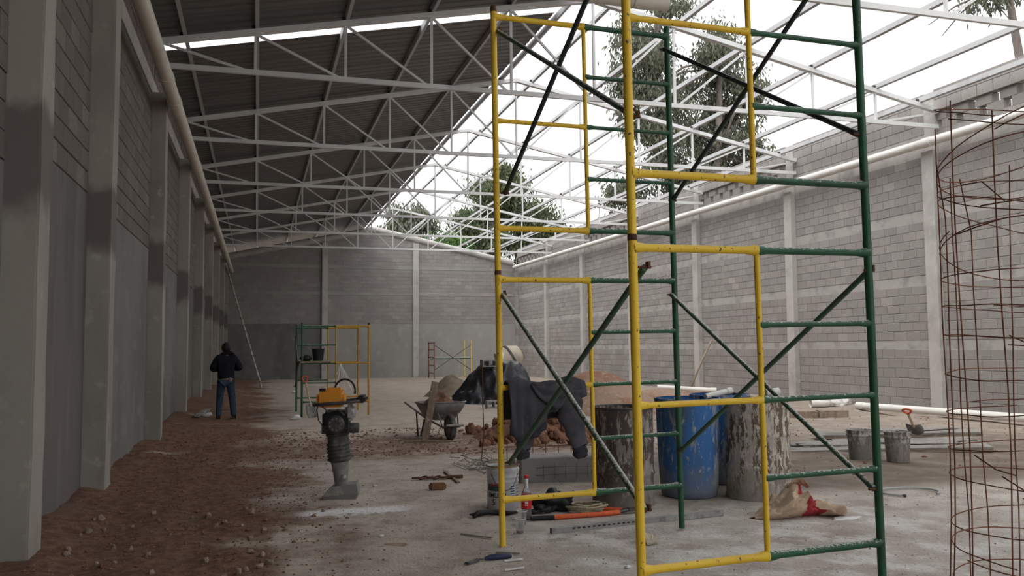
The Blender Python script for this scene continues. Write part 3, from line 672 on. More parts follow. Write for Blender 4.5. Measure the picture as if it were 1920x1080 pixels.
# ================================================================== WHEELBARROW
wb = thing('wheelbarrow', 'grey metal wheelbarrow heaped with red soil, its wheel facing the viewer', 'wheelbarrow', G3(2.93, 13.42, -.01), R(8))
def tray(u, v):
    a = 2*math.pi*u; cx, cy = math.cos(a), math.sin(a); k = lambda q: math.copysign(abs(q)**.45, q)
    if v < .25: s_ = v/.25*.62; z_ = .30
    else: s_ = .62+.38*(v-.25)/.75; z_ = .30+.26*(v-.25)/.75
    return Vector((k(cx)*.335*s_, .50+k(cy)*.44*s_-(.05 if v > .5 and cy < 0 else 0), z_+(.03 if cy < -.3 and v > .9 else 0)))
MB().grid(40, 9, tray, True).obj('tray', 'dusty_metal', wb, 50, solid=.006)
MB().tube([tray(k/40, 1.0) for k in range(40)], .012, 6, closed=True).obj('tray_rim', 'dusty_metal', wb, 180)
def heap(u, v):
    a = 2*math.pi*u; r_ = v; h_ = .20*(1-r_**1.6)*(1+.5*noise.noise(Vector((math.cos(a)*r_*2, math.sin(a)*r_*2, 3))))
    return Vector((math.cos(a)*.28*r_, .50+math.sin(a)*.36*r_, .52+h_+.02*noise.noise(Vector((math.cos(a)*r_*9, math.sin(a)*r_*9, 1)))))
MB().grid(30, 12, heap, True).obj('soil_load', 'soil', wb, 180)
wp = [(.14, -.045), (.175, -.045), (.195, -.03), (.2, 0), (.195, .03), (.175, .045), (.14, .045)]
wh = MB().lathe(wp+[wp[0]], 24, (0, 0, .2), Matrix.Rotation(R(90), 3, 'Y'), cap=False).obj('wheel', 'rubber', wb, 60)
MB().lathe([(0, -.03), (.145, -.03), (.145, .03), (0, .03)], 20, (0, 0, .2), Matrix.Rotation(R(90), 3, 'Y')).obj('hub', 'dusty_metal', wh, 40)
MB().tube([(-.13, 0, .2), (.13, 0, .2)], .011, 8).obj('axle', 'steel_dark', wh, 60)
for s_ in (-1, 1):
    MB().tube([(s_*.10, -.16, .24), (s_*.115, 0, .2), (s_*.2, .55, .30), (s_*.29, 1.45, .52)], .017, 8).obj('handle_pole', 'dusty_metal', wb, 180)
    MB().tube([(s_*.22, .62, .29), (s_*.25, .72, 0), (s_*.25, .86, 0.005), (s_*.24, .98, .40)], .014, 8).obj('leg', 'steel_dark', wb, 180)
    MB().tube([(s_*.13, -.01, .21), (s_*.17, .13, .44)], .012, 6).obj('front_strut', 'dusty_metal', wb, 60)
MB().tube([(-.14, -.21, .245), (.14, -.21, .245)], .018, 8).obj('front_bar', 'dusty_metal', wb, 60)
for s_ in (-1, 1): MB().tube([(s_*.12, 0, .2), (s_*.135, -.21, .245)], .014, 8).obj('nose_bar', 'dusty_metal', wb, 60)
t = thing('plank', 'weathered plank propped upright against the wheelbarrow tray', 'plank', G3(2.46, 13.12, -.01))
MB().beam((0, 0, 0.0), (.19, .10, .93), .105, .03, (0, -1, .1)).obj('board', 'wood', t)
t = thing('plank', 'narrow plank lying flat on the ground in front of the wheelbarrow', 'plank', G3(2.50, 13.12, 0)); MB().beam((-.33, .12, .012), (.34, -.14, .012), .07, .03).obj('board', 'wood', t)

# ================================================================== SOIL, SAND, CLODS
def mound(name, label, cat, c, rx, ry, h, m, seed, rough=.18, rz=0):
    def fn(u, v):
        a = 2*math.pi*u; r_ = v*(1+.18*noise.noise(Vector((math.cos(a)*1.3, math.sin(a)*1.3, seed))))
        x_, y_ = math.cos(a)*rx*r_, math.sin(a)*ry*r_
        z_ = h*(1-v**1.35)*(1+rough*2*noise.noise(Vector((x_*1.5, y_*1.5, seed))))+h*rough*.5*noise.noise(Vector((x_*6, y_*6, seed)))*(1-v)
        ca, sa = math.cos(rz), math.sin(rz); X_, Y_ = x_*ca-y_*sa, x_*sa+y_*ca
        return Vector((X_, Y_, z_+fz(c[0]+X_, c[1]+Y_)-fz(*c)-.03))
    mb = MB().grid(56, 26, fn, True); t = mb.obj(name, m, None, 180, loc=G3(*c)); t['label'] = label; t['category'] = cat; return t
mound('sand_pile', 'small tan sand pile left of the black tarpaulin', 'sand pile', (5.75, 25.8), .95, .95, .66, 'sand', 2, .2)
mound('soil_pile', 'large pale red soil pile behind the drums', 'soil pile', (7.35, 18.4), 1.75, 1.8, .92, 'soil_pale', 5, .10)
mound('soil_pile', 'low red soil pile under the clods behind the sweatshirt', 'soil pile', (4.25, 13.5), 1.05, 1.05, .36, 'soil', 8, .22)
def rockmesh(name, m, k):
    b = MB().blob((0, 0, 0), 1, .5, 3, k*1.3, 1.5)
    vv_ = []
    for v in b.v:
        p = Vector(v); n_ = noise.noise(p*3.3+Vector((k, 0, 2)))*.16+noise.noise(p*7+Vector((0, k, 1)))*.08; q = p*(1+n_)
        for d_ in ((.6, .7, .3), (-.8, .2, .5), (.1, -.9, .4), (-.2, .3, -.9), (.9, -.3, -.2)):
            d_ = Vector(d_).normalized(); e_ = q.dot(d_)-.72
            if e_ > 0: q -= d_*e_*.8
        vv_.append(q)
    b.v = [tuple(q) for q in vv_]; return b.mesh(name, m, 40)
cm = [rockmesh('clod', 'clod', k) for k in range(7)]
rs = random.Random(11)
def scatter_clods(name, n, label, group, fn, sz, cat, meshes, embed=.35):
    for k in range(n):
        x_, y_, z_ = fn(); s_ = sz()
        o = link(name, rs.choice(meshes), None, loc=Vector((x_, y_, z_+s_*embed)), label=label, cat=cat, group=group); o.scale = (s_, s_*rs.uniform(.75, 1.1), s_*rs.uniform(.6, .85)); o.rotation_euler = (rs.random()*6, rs.random()*6, rs.random()*6)
def heapz(x_, y_):
    d = math.hypot((x_-4.25)/1.05, (y_-13.5)/1.05); return fz(x_, y_)+max(0, .32*(1-d**1.35)) if d < 1 else fz(x_, y_)
def on_heap():
    while True:
        a = rs.random()*6.283; r_ = rs.random()**.6*1.22; x_, y_ = 4.15+math.cos(a)*1.15*r_, 13.35+math.sin(a)*1.05*r_-.1
        if math.hypot(x_-2.93, y_-13.6) > .75: return x_, y_, heapz(x_, y_)
scatter_clods('soil_clod', 100, 'red soil clod in the heap between wheelbarrow and rusty drum', 'red clods of the soil heap', on_heap, lambda: rs.uniform(.045, .12)*(1.25 if rs.random() < .15 else 1), 'clod', cm)
def pebble_field(name, label, n, area, size, m, seed, weight=None):
    r2 = random.Random(seed); mb = MB(); k = 0
    while k < n:
        x_, y_ = r2.uniform(area[0], area[1]), r2.uniform(area[2], area[3])
        if weight and r2.random() > weight(x_, y_): continue
        s_ = size*r2.uniform(.35, 1.0)*(1.8 if r2.random() < .06 else 1); k += 1
        z_ = fz(x_, y_)+s_*.15
        ps = [Vector((s_*r2.uniform(.7, 1.2)*dx, s_*r2.uniform(.7, 1.2)*dy, s_*r2.uniform(.4, .8)*dz)) for dx, dy, dz in ((1, 0, 0), (-1, 0, 0), (0, 1, 0), (0, -1, 0), (0, 0, 1), (0, 0, -1))]
        rt_ = Matrix.Rotation(r2.random()*6, 3, 'Z'); mb.add([rt_ @ p+Vector((x_, y_, z_)) for p in ps], [(0, 2, 4), (2, 1, 4), (1, 3, 4), (3, 0, 4), (2, 0, 5), (1, 2, 5), (3, 1, 5), (0, 3, 5)])
    o = mb.obj(name, m, None, kind='stuff'); o['label'] = label; o['category'] = 'debris'
pebble_field('soil_crumbs', 'loose red soil crumbs along the left wall', 3200, (-1.42, 1.2, 4.6, 16), .016, 'clod', 1, lambda x_, y_: ss(1.2, -.3, x_)*(.3+.7*(noise.noise(Vector((x_*1.5, y_*1.5, 0)))+.5)))
pebble_field('soil_crumbs', 'scattered red crumbs around the clod heap and wheelbarrow', 1500, (.2, 6, 11.6, 15.6), .026, 'clod', 2, lambda x_, y_: .25+.75*(noise.noise(Vector((x_*1.2, y_*1.2, 3)))+.5))
pebble_field('gravel', 'fine grey grit scattered over the floor round the tower', 1800, (-.2, 7, 4.4, 12), .008, 'stone', 3)
pebble_field('gravel', 'dark grit over the right hand side of the floor', 700, (5, 12.5, 8, 17), .02, 'clod', 4)
sm = [rockmesh('stone', 'stone', k+9) for k in range(4)]
scatter_clods('stone', 40, 'small pale stone in the red dirt beside the nearest pilasters', 'pale stones by the left wall', lambda: (lambda x_, y_: (x_, y_, fz(x_, y_)))(rs.uniform(-1.35, .1), rs.uniform(5.6, 8.3)), lambda: rs.uniform(.016, .036), 'stone', sm, .3)

# ================================================================== TARPAULIN HEAP
tx, ty_ = 6.15, 22.3
def tarpf(u, v):
    a = 2*math.pi*u; ca, sa = math.cos(a), math.sin(a); x_, y_ = ca*v, sa*v
    rg = lambda k, q: 1-2*abs(noise.noise(Vector((x_*k+.6*noise.noise(Vector((x_*2, y_*2, q))), y_*k, q))))
    n_ = .6*rg(2.3, 3.1)+.4*rg(4.9, 8.3)
    dome = (1-ss(.22, 1.0, v))**.8
    out = 1.02+.13*noise.noise(Vector((ca*1.5, sa*1.5, 7)))+.22*(n_-.35)*ss(.2, .75, v)
    zz = 1.02*dome*(1+.10*noise.noise(Vector((x_*1.8, y_*1.8, 2))))+.17*(n_-.3)*math.sin(math.pi*min(1, v+.02))**.7+.025*noise.noise(Vector((x_*14, y_*14, 5)))
    return Vector((ca*v**.85*out*1.14+.10*zz, sa*v**.85*out*1.1, max(.012, zz)))
t = MB().grid(140, 60, tarpf, True).obj('tarpaulin', 'tarp', None, 180, loc=G3(tx, ty_, -.01)); t['label'] = 'black plastic tarpaulin draped in folds over a machine'; t['category'] = 'tarpaulin'
mxr = thing('concrete_mixer', 'beige concrete mixer drum poking out behind the black tarpaulin', 'concrete mixer', G3(6.95, 23.9, 0))
MB().lathe([(.12, -.38), (.34, -.30), (.38, -.05), (.36, .12), (.22, .38), (.24, .40), (.19, .40), (.30, .1), (0, -.2)], 28, (0, 0, 1.12), Matrix.Rotation(R(62), 3, 'Y')).obj('drum', 'mixer', mxr, 40)
MB().tube([(-.30, 0, .02), (-.26, .1, .9), (.32, .1, .9), (.36, 0, .02)], .03, 8).obj('frame', 'steel_dark', mxr, 60)
MB().lathe([(.37, -.02), (.40, -.02), (.40, .03), (.37, .03)], 28, (0.04, 0, 1.14), Matrix.Rotation(R(62), 3, 'Y'), cap=False).obj('gear_ring', 'steel_dark', mxr, 40)
def hollow_block(name, label, loc, rz, s=1.0, rot=None, m='blk1', group=None):
    t = thing(name, label, 'block', loc, group=group, rot=rot or (0, 0, rz)); L, D_, H_ = .39*s, .18*s, .19*s; mb = MB()
    for y_ in (-1, 1): mb.box((0, y_*(D_/2-.014), H_/2), (L, .028, H_))
    for x_ in (-1, 0, 1): mb.box((x_*(L/2-.014), 0, H_/2), (.028, D_-.056, H_))
    mb.obj('shell', m, t); return t
hollow_block('concrete_block', 'hollow concrete block weighing down the tarpaulin top', G3(5.75, 21.85, 1.03), 0, rot=(R(90), 0, R(10)))
hollow_block('concrete_block', 'hollow concrete block lying at the foot of the tarpaulin', G3(5.40, 20.0, .09), 0, rot=(R(90), 0, R(4)))
t = thing('plastic_jug', 'small white jug on top of the covered mixer', 'jug', G3(6.2, 22.1, 1.12)); MB().lathe([(0, 0), (.085, .01), (.09, .12), (.06, .19), (.03, .21), (.03, .25), (0, .25)], 16).obj('body', 'white', t, 60)
MB().tube([(.05, 0, .2), (.10, 0, .19), (.10, 0, .12), (.085, 0, .10)], .012, 6).obj('handle', 'white', t, 180)
k = 0
for (bx_, by_, bz_, lab) in ((12.95, 33.2, 0, 'left concrete block of the short row at the right wall foot'), (13.25, 33.0, 0, 'middle concrete block of the short row at the right wall foot'), (13.6, 32.8, 0, 'right concrete block of the short row at the right wall foot')):
    hollow_block('concrete_block', lab, G3(bx_, by_, -.01), R(85), 1.6)

# ================================================================== FOOTING, MESH, RODS
def conc(u, v): pass
b = bevbox((0, 0, .13), (.92, .34, .30), .012, 1); 
bm = bmesh.new(); me_ = b.mesh('x', None); bm.from_mesh(me_); bmesh.ops.subdivide_edges(bm, edges=bm.edges[:], cuts=8, use_grid_fill=True)
for v in bm.verts: v.co += Vector((0, 0, 1))*(.02*noise.noise(v.co*11) if v.co.z > .2 else 0)+Vector((0, .010*noise.noise(v.co*6), 0))
me_ = bpy.data.meshes.new('body'); bm.to_mesh(me_); bm.free(); me_.materials.append(MT['plaster_far'])
t = thing('concrete_footing', 'low rough concrete footing behind the scaffold beside the rusty drum', 'footing', G3(3.18, 8.95, -.01), R(-9)); link('body', me_, t)
for zz in (.09, .17): MB().tube([(-.3, -.19-.02*zz, zz), (.05, -.20, zz+.015), (.46, -.195, zz+.005)], .0035, 6).obj('wire', 'wire', t, 180)
for k in range(6): MB().tube([(-.22+k*.12, -.198, .05), (-.22+k*.12, -.20, .21)], .0035, 5).obj('wire', 'wire', t)
t = thing('rebar_strip', 'rusty rebar strip standing along the back of the concrete footing', 'rebar', G3(3.3, 9.5, 0), R(-8))
for zz in (.06, .30): MB().tube([(-.6, 0, zz), (.7, 0, zz)], .006, 6).obj('bar', 'rust', t)
for k in range(9): MB().tube([(-.55+k*.15, 0, 0), (-.55+k*.15, 0, .36)], .005, 6).obj('stirrup', 'rust', t)
t = thing('wire_tangle', 'tangled tie wire mesh lying beside the white paint pail', 'wire', G3(2.72, 10.1, 0)); r2 = random.Random(4)
for k in range(26):
    p = Vector((r2.uniform(-.35, .35), r2.uniform(-.5, .5), .01)); pts = [p]
    for q in range(6): p = p+Vector((r2.uniform(-.16, .16), r2.uniform(-.12, .12), r2.uniform(-.05, .06))); p.z = max(.006, min(.16, p.z)); pts.append(p.copy())
    MB().tube(pts, .0035, 5).obj('strand', 'wire', t, 180)
t = thing('steel_rod', 'thin bent steel rod standing upright by the tarpaulin', 'rod', G3(2.75, 10.75, -.02)); MB().tube([(0, 0, 0), (.01, 0, .12), (.05, .05, .35), (.03, .03, .8), (.02, 0, 1.25)], .0065, 6).obj('rod', 'rust_dark', t, 180)
t = thing('steel_rod', 'dark rod leaning against the right wall behind the blue barrel', 'rod', G3(12.95, 24.4, -.01)); MB().tube([(0, 0, 0), (.6, .2, 1.0), (1.05, .35, 1.65)], .03, 8).obj('rod', 'wood', t, 180)

# ================================================================== PIPES AND BOARDS AT THE RIGHT
t = thing('pvc_pipe', 'long white pipe lying on the ground along the right wall', 'pipe', G3(12.62, 16.0, .08)); MB().tube([(0, 0, 0), (.35, -4.0, .02), (.9, -7.5, .02)], .075, 18).obj('pipe', 'pvc', t, 60); MB().tube([(-.005, .05, 0), (.012, -.14, 0)], .083, 18).obj('socket', 'pvc', t, 60)
t = thing('pvc_pipe', 'white pipe lying on rubble behind the blue barrel', 'pipe', G3(10.75, 22.1, .20)); MB().tube([(0, 0, .1), (1.5, -.5, .0)], .07, 14).obj('pipe', 'pvc', t, 60); MB().tube([(1.42, -.47, .005), (1.56, -.52, 0)], .078, 14).obj('socket', 'pvc', t, 60)
mound('soil_pile', 'low tan rubble bank under the pipe behind the barrels', 'soil pile', (11.2, 22.0), 2.2, 1.6, .30, 'soil_pale', 15, .2)
t = thing('pvc_offcut', 'stubby white pipe offcut on the ground by the wall', 'pipe', G3(12.45, 17.5, .095)); MB().tube([(0, 0, 0), (.55, -.12, 0)], .10, 16, cap=False).obj('pipe', 'pvc', t, 60, solid=.008); MB().tube([(.44, -.096, 0), (.56, -.122, 0)], .108, 16, cap=False).obj('socket', 'pvc', t, 60)
t = thing('plastic_bag', 'crumpled clear white bag beside the stubby pipe offcut', 'bag', G3(13.15, 17.3, .05)); MB().blob((0, 0, .03), (.26, .15, .12), .7, 3, 3, 2.4).obj('film', 'white', t, 180); MB().blob((.2, .03, .08), (.10, .07, .09), .6, 2, 7, 2.4).obj('knot', 'white', t, 180)
for i, (xx, yy, lab) in enumerate(((10.45, 15.0, 'left plank of the pair lying flat near the splashed drum'), (11.05, 14.83, 'right plank of the pair lying flat near the splashed drum'))):
    t = thing('plank', lab, 'plank', G3(xx, yy, .0), R(-14)); MB().box((0, 0, .07), (.58, .22, .14)).obj('board', 'wood', t)
for (xx, yy, dz, L, D_, a, lab) in ((7.5, 10.5, .03, 1.7, .85, -22, 'grey mixing board with dark edge behind the left cement bucket'), (8.75, 10.1, .055, 1.9, 1.0, -30, 'grey mixing board lying behind the right cement bucket'), (9.2, 10.9, .12, 2.3, .5, -28, 'long grey board at the back of the mixing boards')):
    t = thing('mixing_board', lab, 'board', G3(xx, yy, dz), rot=(R(2), R(-2), R(a))); MB().box((0, 0, 0), (L, D_, .025)).obj('panel', 'wood_grey', t); MB().box((0, -D_/2+.04, -.03), (L, .07, .035)).obj('batten', 'wood', t); MB().blob((.2, .1, .02), (L*.3, D_*.3, .02), .5, 3, xx, 2.5).obj('mortar_crust', 'bucket', t, 180)
def cbucket(label, x, y, rz):
    t = thing('mortar_bucket', label, 'bucket', G3(x, y, -.005), rz)
    MB().lathe(lathe_open([(.125, 0), (.13, .01), (.15, .29), (.160, .295), (.160, .315), (.152, .32), (.154, .36), (.16, .362), (.16, .37)], .006), 28).obj('body', 'bucket', t, 40)
    MB().lathe([(0, 0), (.13, 0), (.13, .005), (0, .006)], 20, (0, 0, .22)).obj('mortar', 'bucket', t)
    MB().tube([(.158*math.cos(a), .158*math.sin(a)*.5-.13*0, .31-.03*math.sin(a)) for a in [math.pi*(1+k/12) for k in range(13)]], .004, 6).obj('handle', 'steel_dark', t, 180)
cbucket('cement crusted bucket half hidden by the green scaffold leg', 7.34, 9.32, .2); cbucket('cement crusted bucket right of the green scaffold leg', 7.58, 8.93, 1.6)
t = thing('hose_loop', 'pale hose loop lying on the floor right of the tower', 'hose', G3(6.05, 7.02, .012)); MB().tube([(-.30*math.cos(a)+.02, .22*math.sin(a)*1.0, .004) for a in [R(-50+k*13) for k in range(23)]], .011, 8).obj('hose', 'hose', t, 180); MB().tube([(-.19, -.17, .004), (-.17, -.185, .004)], .014, 8).obj('fitting', 'steel_dark', t)

# ================================================================== SWEATSHIRT
def stloc(): return dict(loc=st.location.copy(), rot=tuple(st.rotation_euler))
def lerp(a, b_, t): return a+(b_-a)*t
def pw(x, pts):
    for (x0, y0), (x1, y1) in zip(pts, pts[1:]):
        if x <= x1: return lerp(y0, y1, ss(x0, x1, x))
    return pts[-1][1]
sh = thing('sweatshirt', 'charcoal grey sweatshirt hung over the yellow rung of the scaffold tower', 'sweatshirt', st.location.copy(), rot=tuple(st.rotation_euler))
def drape(u, v):
    x_ = lerp(.05, .665, u); Lf = pw(u, [(0, .34), (.12, .40), (.34, .37), (.5, .24), (.68, .17), (1, .13)]); Lb = .30
    sl = lerp(-Lb, Lf, v); arc = .05
    k = abs(sl)
    if k < arc: a = sl/arc*math.pi/2; yy = -.034*math.sin(a); zz = .03*math.cos(a)
    else: yy = -.034*(1 if sl > 0 else -1); zz = -(k-arc)
    fold = math.sin(u*23+2.5*noise.noise(Vector((u*3, v*2, 0))))*.5+math.sin(u*47+1)*.25+.8*noise.noise(Vector((u*5, v*3, 4)))
    amp = .005+.055*min(1, k/.3); yy += (-1 if sl > 0 else 1)*(.02*min(1, k/.1)+amp*(.55+.5*fold)); x_ += .02*fold*k*2-(.04*k if u < .4 else -.05*k)
    zz += .012*noise.noise(Vector((u*6, 1, v*2)))+(.03*max(0, math.sin(u*9+.4)) if k < .08 else 0)
    return Vector((x_, SD+yy, 1.15+zz))
MB().grid(64, 40, drape).obj('body', 'shirt', sh, 180, solid=.008)
def hemf(u, v):
    p = drape(u*.42, 1.0); return p+Vector((0, -.004*math.sin(v*math.pi), -.055*v+.01))
MB().grid(36, 5, hemf).obj('waistband', 'cuff', sh, 180, solid=.01)
def sleeve(pts, ws, seed, flat=.42, rows=34):
    n = len(pts)
    def fn(u, v):
        f_ = v*(n-1); i_ = min(int(f_), n-2); t_ = f_-i_; p = Vector(pts[i_]).lerp(Vector(pts[i_+1]), t_); a = 2*math.pi*u; w_ = lerp(ws[i_], ws[i_+1], t_)
        r_ = 1+.14*noise.noise(Vector((math.cos(a)*1.2, math.sin(a)*1.2, v*4+seed)))+.08*math.sin(v*21+a*1.5+seed)+.10*abs(noise.noise(Vector((math.cos(a)*2.5+v*3, v*9, seed))))
        return p+Vector((math.cos(a)*w_*r_, math.sin(a)*w_*flat*r_, .012*math.sin(a*2+v*9)))
    return MB().grid(26, rows, fn, True)
sl1 = sleeve([(.21, SD-.05, .94), (.185, SD-.055, .84), (.165, SD-.055, .74), (.152, SD-.055, .69)], [.085, .072, .06, .054], 1).obj('sleeve', 'shirt', sh, 180)
sleeve([(.152, SD-.055, .70), (.148, SD-.055, .655), (.146, SD-.055, .635)], [.046, .050, .046], 2, .5, 8).obj('cuff', 'cuff', sl1, 180)
sl2 = sleeve([(.50, SD-.05, 1.13), (.515, SD-.06, 1.04), (.535, SD-.065, .93), (.57, SD-.06, .80), (.597, SD-.055, .70)], [.125, .112, .095, .078, .064], 5).obj('sleeve', 'shirt', sh, 180)
sleeve([(.597, SD-.055, .71), (.607, SD-.055, .65), (.612, SD-.055, .615)], [.055, .060, .054], 3, .5, 8).obj('cuff', 'cuff', sl2, 180)
def sagf(u, v):
    k_ = math.sin(math.pi*u); return Vector((lerp(.22, .56, u), SD-.075-.035*v*k_-.012*math.sin(9*v)*k_, 1.165-.17*v*k_+.010*math.sin(14*u+v*3)))
MB().grid(30, 12, sagf).obj('hood', 'shirt', sh, 180, solid=.010)

# ================================================================== PAIL, BOTTLE, CUPS, TOOLS
def text_mb(body, size, spacing=1.0):
    cu = bpy.data.curves.new('txt', 'FONT'); cu.body = body; cu.size = size; cu.align_x = 'CENTER'; cu.space_character = spacing; cu.offset = size*.012
    o = bpy.data.objects.new('txt', cu); COL.objects.link(o); bpy.context.view_layer.update()
    me = bpy.data.meshes.new_from_object(o.evaluated_get(bpy.context.evaluated_depsgraph_get())); bpy.data.objects.remove(o)
    mb = MB(); mb.add([v.co.copy() for v in me.vertices], [tuple(p.vertices) for p in me.polygons]); bpy.data.meshes.remove(me); return mb
def wrap(mb, r, ang0, z0):
    mb.v = [(r*math.cos(ang0+x_/r), r*math.sin(ang0+x_/r), z0+y_) for x_, y_, _ in mb.v]; return mb
pa = thing('paint_pail', 'white printed tin pail with stained rim behind the left scaffold leg', 'pail', G3(2.15, 7.62, -.004))
PRD = .142; ph = .385
prof = [(PRD-.004, 0), (PRD, .006), (PRD, .24), (PRD+.004, .246), (PRD+.004, .252), (PRD, .258), (PRD, .278), (PRD+.004, .284), (PRD+.004, .29), (PRD, .296), (PRD+.002, .33), (PRD+.008, .34), (PRD+.008, .36), (PRD+.002, .365), (PRD+.004, ph)]
MB().lathe(lathe_open(prof, .004), 40).obj('body', 'pail', pa, 40)
MB().tube([((PRD+.006)*math.cos(2*math.pi*k/40), (PRD+.006)*math.sin(2*math.pi*k/40), ph) for k in range(40)], .006, 6, closed=True).obj('rim', 'pail_rust', pa, 180)
MB().lathe([(0, 0), (PRD-.006, 0), (PRD-.006, .004), (0, .005)], 30, (0, 0, .26)).obj('contents', 'pail_rust', pa)
fa = math.atan2(-7.62, -2.15)
def patch(a0, a1, z0, z1, r): return MB().grid(14, 2, lambda u, v: Vector((r*math.cos(lerp(a0, a1, u)), r*math.sin(lerp(a0, a1, u)), lerp(z0, z1, v))))
lb = patch(fa-1.15, fa+.1, .168, .228, PRD+.0012).obj('label_print', 'label_dgreen', pa, 180)
for k in range(5):
    z_ = MB(); a0 = fa-.85+k*.2; f2 = lambda a, z: ((PRD+.002)*math.cos(a), (PRD+.002)*math.sin(a), z)
    z_.add([f2(a0, .212), f2(a0+.07, .212), f2(a0+.17, .242), f2(a0+.10, .242)], [(0, 1, 2, 3)]); z_.obj('red_stripe', 'label_red', lb)
wrap(text_mb('EMULTI', .058, .95), PRD+.0016, fa-.42, .112).obj('lettering', 'ink', pa)
wrap(text_mb('5', .075), PRD+.0016, fa-.62, .045).obj('lettering', 'ink', pa)
lb2 = patch(fa+.45, fa+.85, .10, .228, PRD+.0012).obj('label_print', 'label_blue', pa, 180)
for k in range(5): patch(fa+.5, fa+.8, .118+k*.022, .126+k*.022, PRD+.002).obj('print_line', 'ink', lb2)
for k in range(4): patch(fa+.95, fa+1.35, .12+k*.03, .125+k*.03, PRD+.0016).obj('print_line', 'ink', pa)
MB().tube([(PRD*1.03*math.cos(fa+1.2-.25*q), PRD*1.03*math.sin(fa+1.2-.25*q), .315-.14*math.sin(math.pi*q/8)) for q in range(9)], .003, 6).obj('handle', 'steel_dark', pa, 180)
bo = thing('soda_bottle', 'tall soda bottle with red label and red cap in front of the footing', 'bottle', G3(2.19, 7.03, -.002))
MB().lathe([(.030, 0), (.042, .006), (.043, .03), (.041, .10), (.043, .105), (.043, .215), (.041, .22), (.026, .25), (.014, .30), (.012, .335), (.015, .336), (.015, .341), (.012, .342), (.012, .352)], 26).obj('bottle', 'clear', bo, 60)
MB().lathe([(0, .004), (.040, .006), (.0405, .03), (.039, .098), (0, .098)], 22).obj('drink', 'cola', bo, 60)
lbl = MB().lathe([(.0438, .095), (.0440, .10), (.0440, .212), (.0438, .215)], 28, cap=False).obj('label', 'label_red', bo, 180)
fb = math.atan2(-7.03, -2.19)
for (a0, a1, z0, z1) in ((-.5, .5, .185, .193), (-.28, .28, .135, .158), (-.4, .4, .172, .176), (-.3, .3, .122, .126)):
    MB().grid(8, 2, lambda u, v: Vector((.0446*math.cos(fb+lerp(a0, a1, u)), .0446*math.sin(fb+lerp(a0, a1, u)), lerp(z0, z1, v)))).obj('print', 'white', lbl, 180)
MB().lathe([(.013, .26), (.0155, .345), (0, .345)], 16).obj('neck', 'white', bo, 60); MB().lathe([(.0165, .343), (.018, .346), (.018, .366), (.016, .37), (0, .37)], 18).obj('cap', 'label_red', bo, 60)
def cup(label, x, y, dz=0):
    t = thing('plastic_cup', label, 'cup', G3(x, y, -.001)); MB().lathe([(0, .002), (.027, .002), (.029, .004), (.040, .108), (.043, .11), (.043, .114), (.039, .112), (.027, .008), (0, .006)], 24).obj('cup', 'clear', t, 60)
    MB().tube([(.0415*math.cos(2*math.pi*k/24), .0415*math.sin(2*math.pi*k/24), .112) for k in range(24)], .0022, 6, closed=True).obj('rim', 'white', t, 180)
    MB().lathe([(0, .007), (.0265, .007), (.0285, .022), (0, .022)], 18).obj('drink', 'cola', t)
cup('nearer clear plastic cup with a little dark drink', 1.98, 6.53); cup('clear plastic cup touching the soda bottle foot', 2.09, 6.83)
bc = thing('bolt_cutter', 'long bolt cutter with orange handles lying open on the floor', 'bolt cutter', G3(2.2, 6.93, .022))
for pts, lab in (([(0, .02, 0), (.2, .0, 0)], 'black'), ([(.2, .0, 0), (.42, -.005, .002), (.62, -.01, .003)], 'orange'), ([(.60, -.01, .003), (.80, .02, .004)], 'orange'), ([(.80, .02, .004), (.90, .05, .01)], 'steel_dark')):
    MB().tube(pts, .021 if lab != 'steel_dark' else .014, 10).obj('handle', lab, bc, 60)
for pts, lab in (([(.45, .47, .0), (.60, .33, .0)], 'black'), ([(.60, .33, 0), (.78, .17, .002), (.86, .10, .004)], 'orange'), ([(.86, .10, .004), (.92, .07, .01)], 'steel_dark')):
    MB().tube(pts, .020 if lab != 'steel_dark' else .014, 10).obj('handle', lab, bc, 60)
MB().box((.97, .06, .012), (.14, .06, .03)).obj('jaw', 'steel_dark', bc); MB().box((1.05, .045, .012), (.10, .03, .024), Matrix.Rotation(.12, 3, 'Z')).obj('jaw', 'steel_dark', bc); MB().box((1.05, .08, .012), (.10, .03, .024), Matrix.Rotation(-.1, 3, 'Z')).obj('jaw', 'steel_dark', bc)
po = thing('work_bag', 'crumpled black tool bag on the floor beside the rope coil', 'bag', G3(2.56, 7.34, 0), .2)
MB().blob((0, 0, .06), (.17, .12, .10), .75, 3, 2, 1.9).obj('body', 'black', po, 180); MB().blob((-.17, -.04, .02), (.10, .07, .045), .7, 3, 6, 2.2).obj('flap', 'black', po, 180)
MB().tube([(-.12, .05, .10), (-.05, .02, .16), (.05, .02, .155), (.13, .03, .10)], .010, 6).obj('strap', 'black', po, 180)
ro = thing('rope_coil', 'coil of pale straw rope lying between the cutter handles', 'rope', G3(2.80, 7.22, .012)); r2 = random.Random(2)
for k in range(6):
    MB().tube([((.165+.012*k*(-1)**k*.5)*math.cos(2*math.pi*q/26)+.01*r2.random(), (.12+.01*k*(-1)**k*.5)*math.sin(2*math.pi*q/26), .006+.009*k+.004*math.sin(q+k)) for q in range(26)], .0095, 7, closed=True).obj('turn', 'rope', ro, 180)
MB().tube([(-.12, .10, .02), (.02, .18, .03), (.10, .24, .02), (.22, .27, .01)], .0095, 7).obj('rope_end', 'rope', ro, 180)
ab = thing('straightedge_bar', 'long dusty aluminium bar lying across the tower foot', 'bar', G3(2.2, 6.43, .022)); MB().beam((0, 0, 0), (1.62, .22, 0), .04, .042).obj('bar', 'alu', ab)
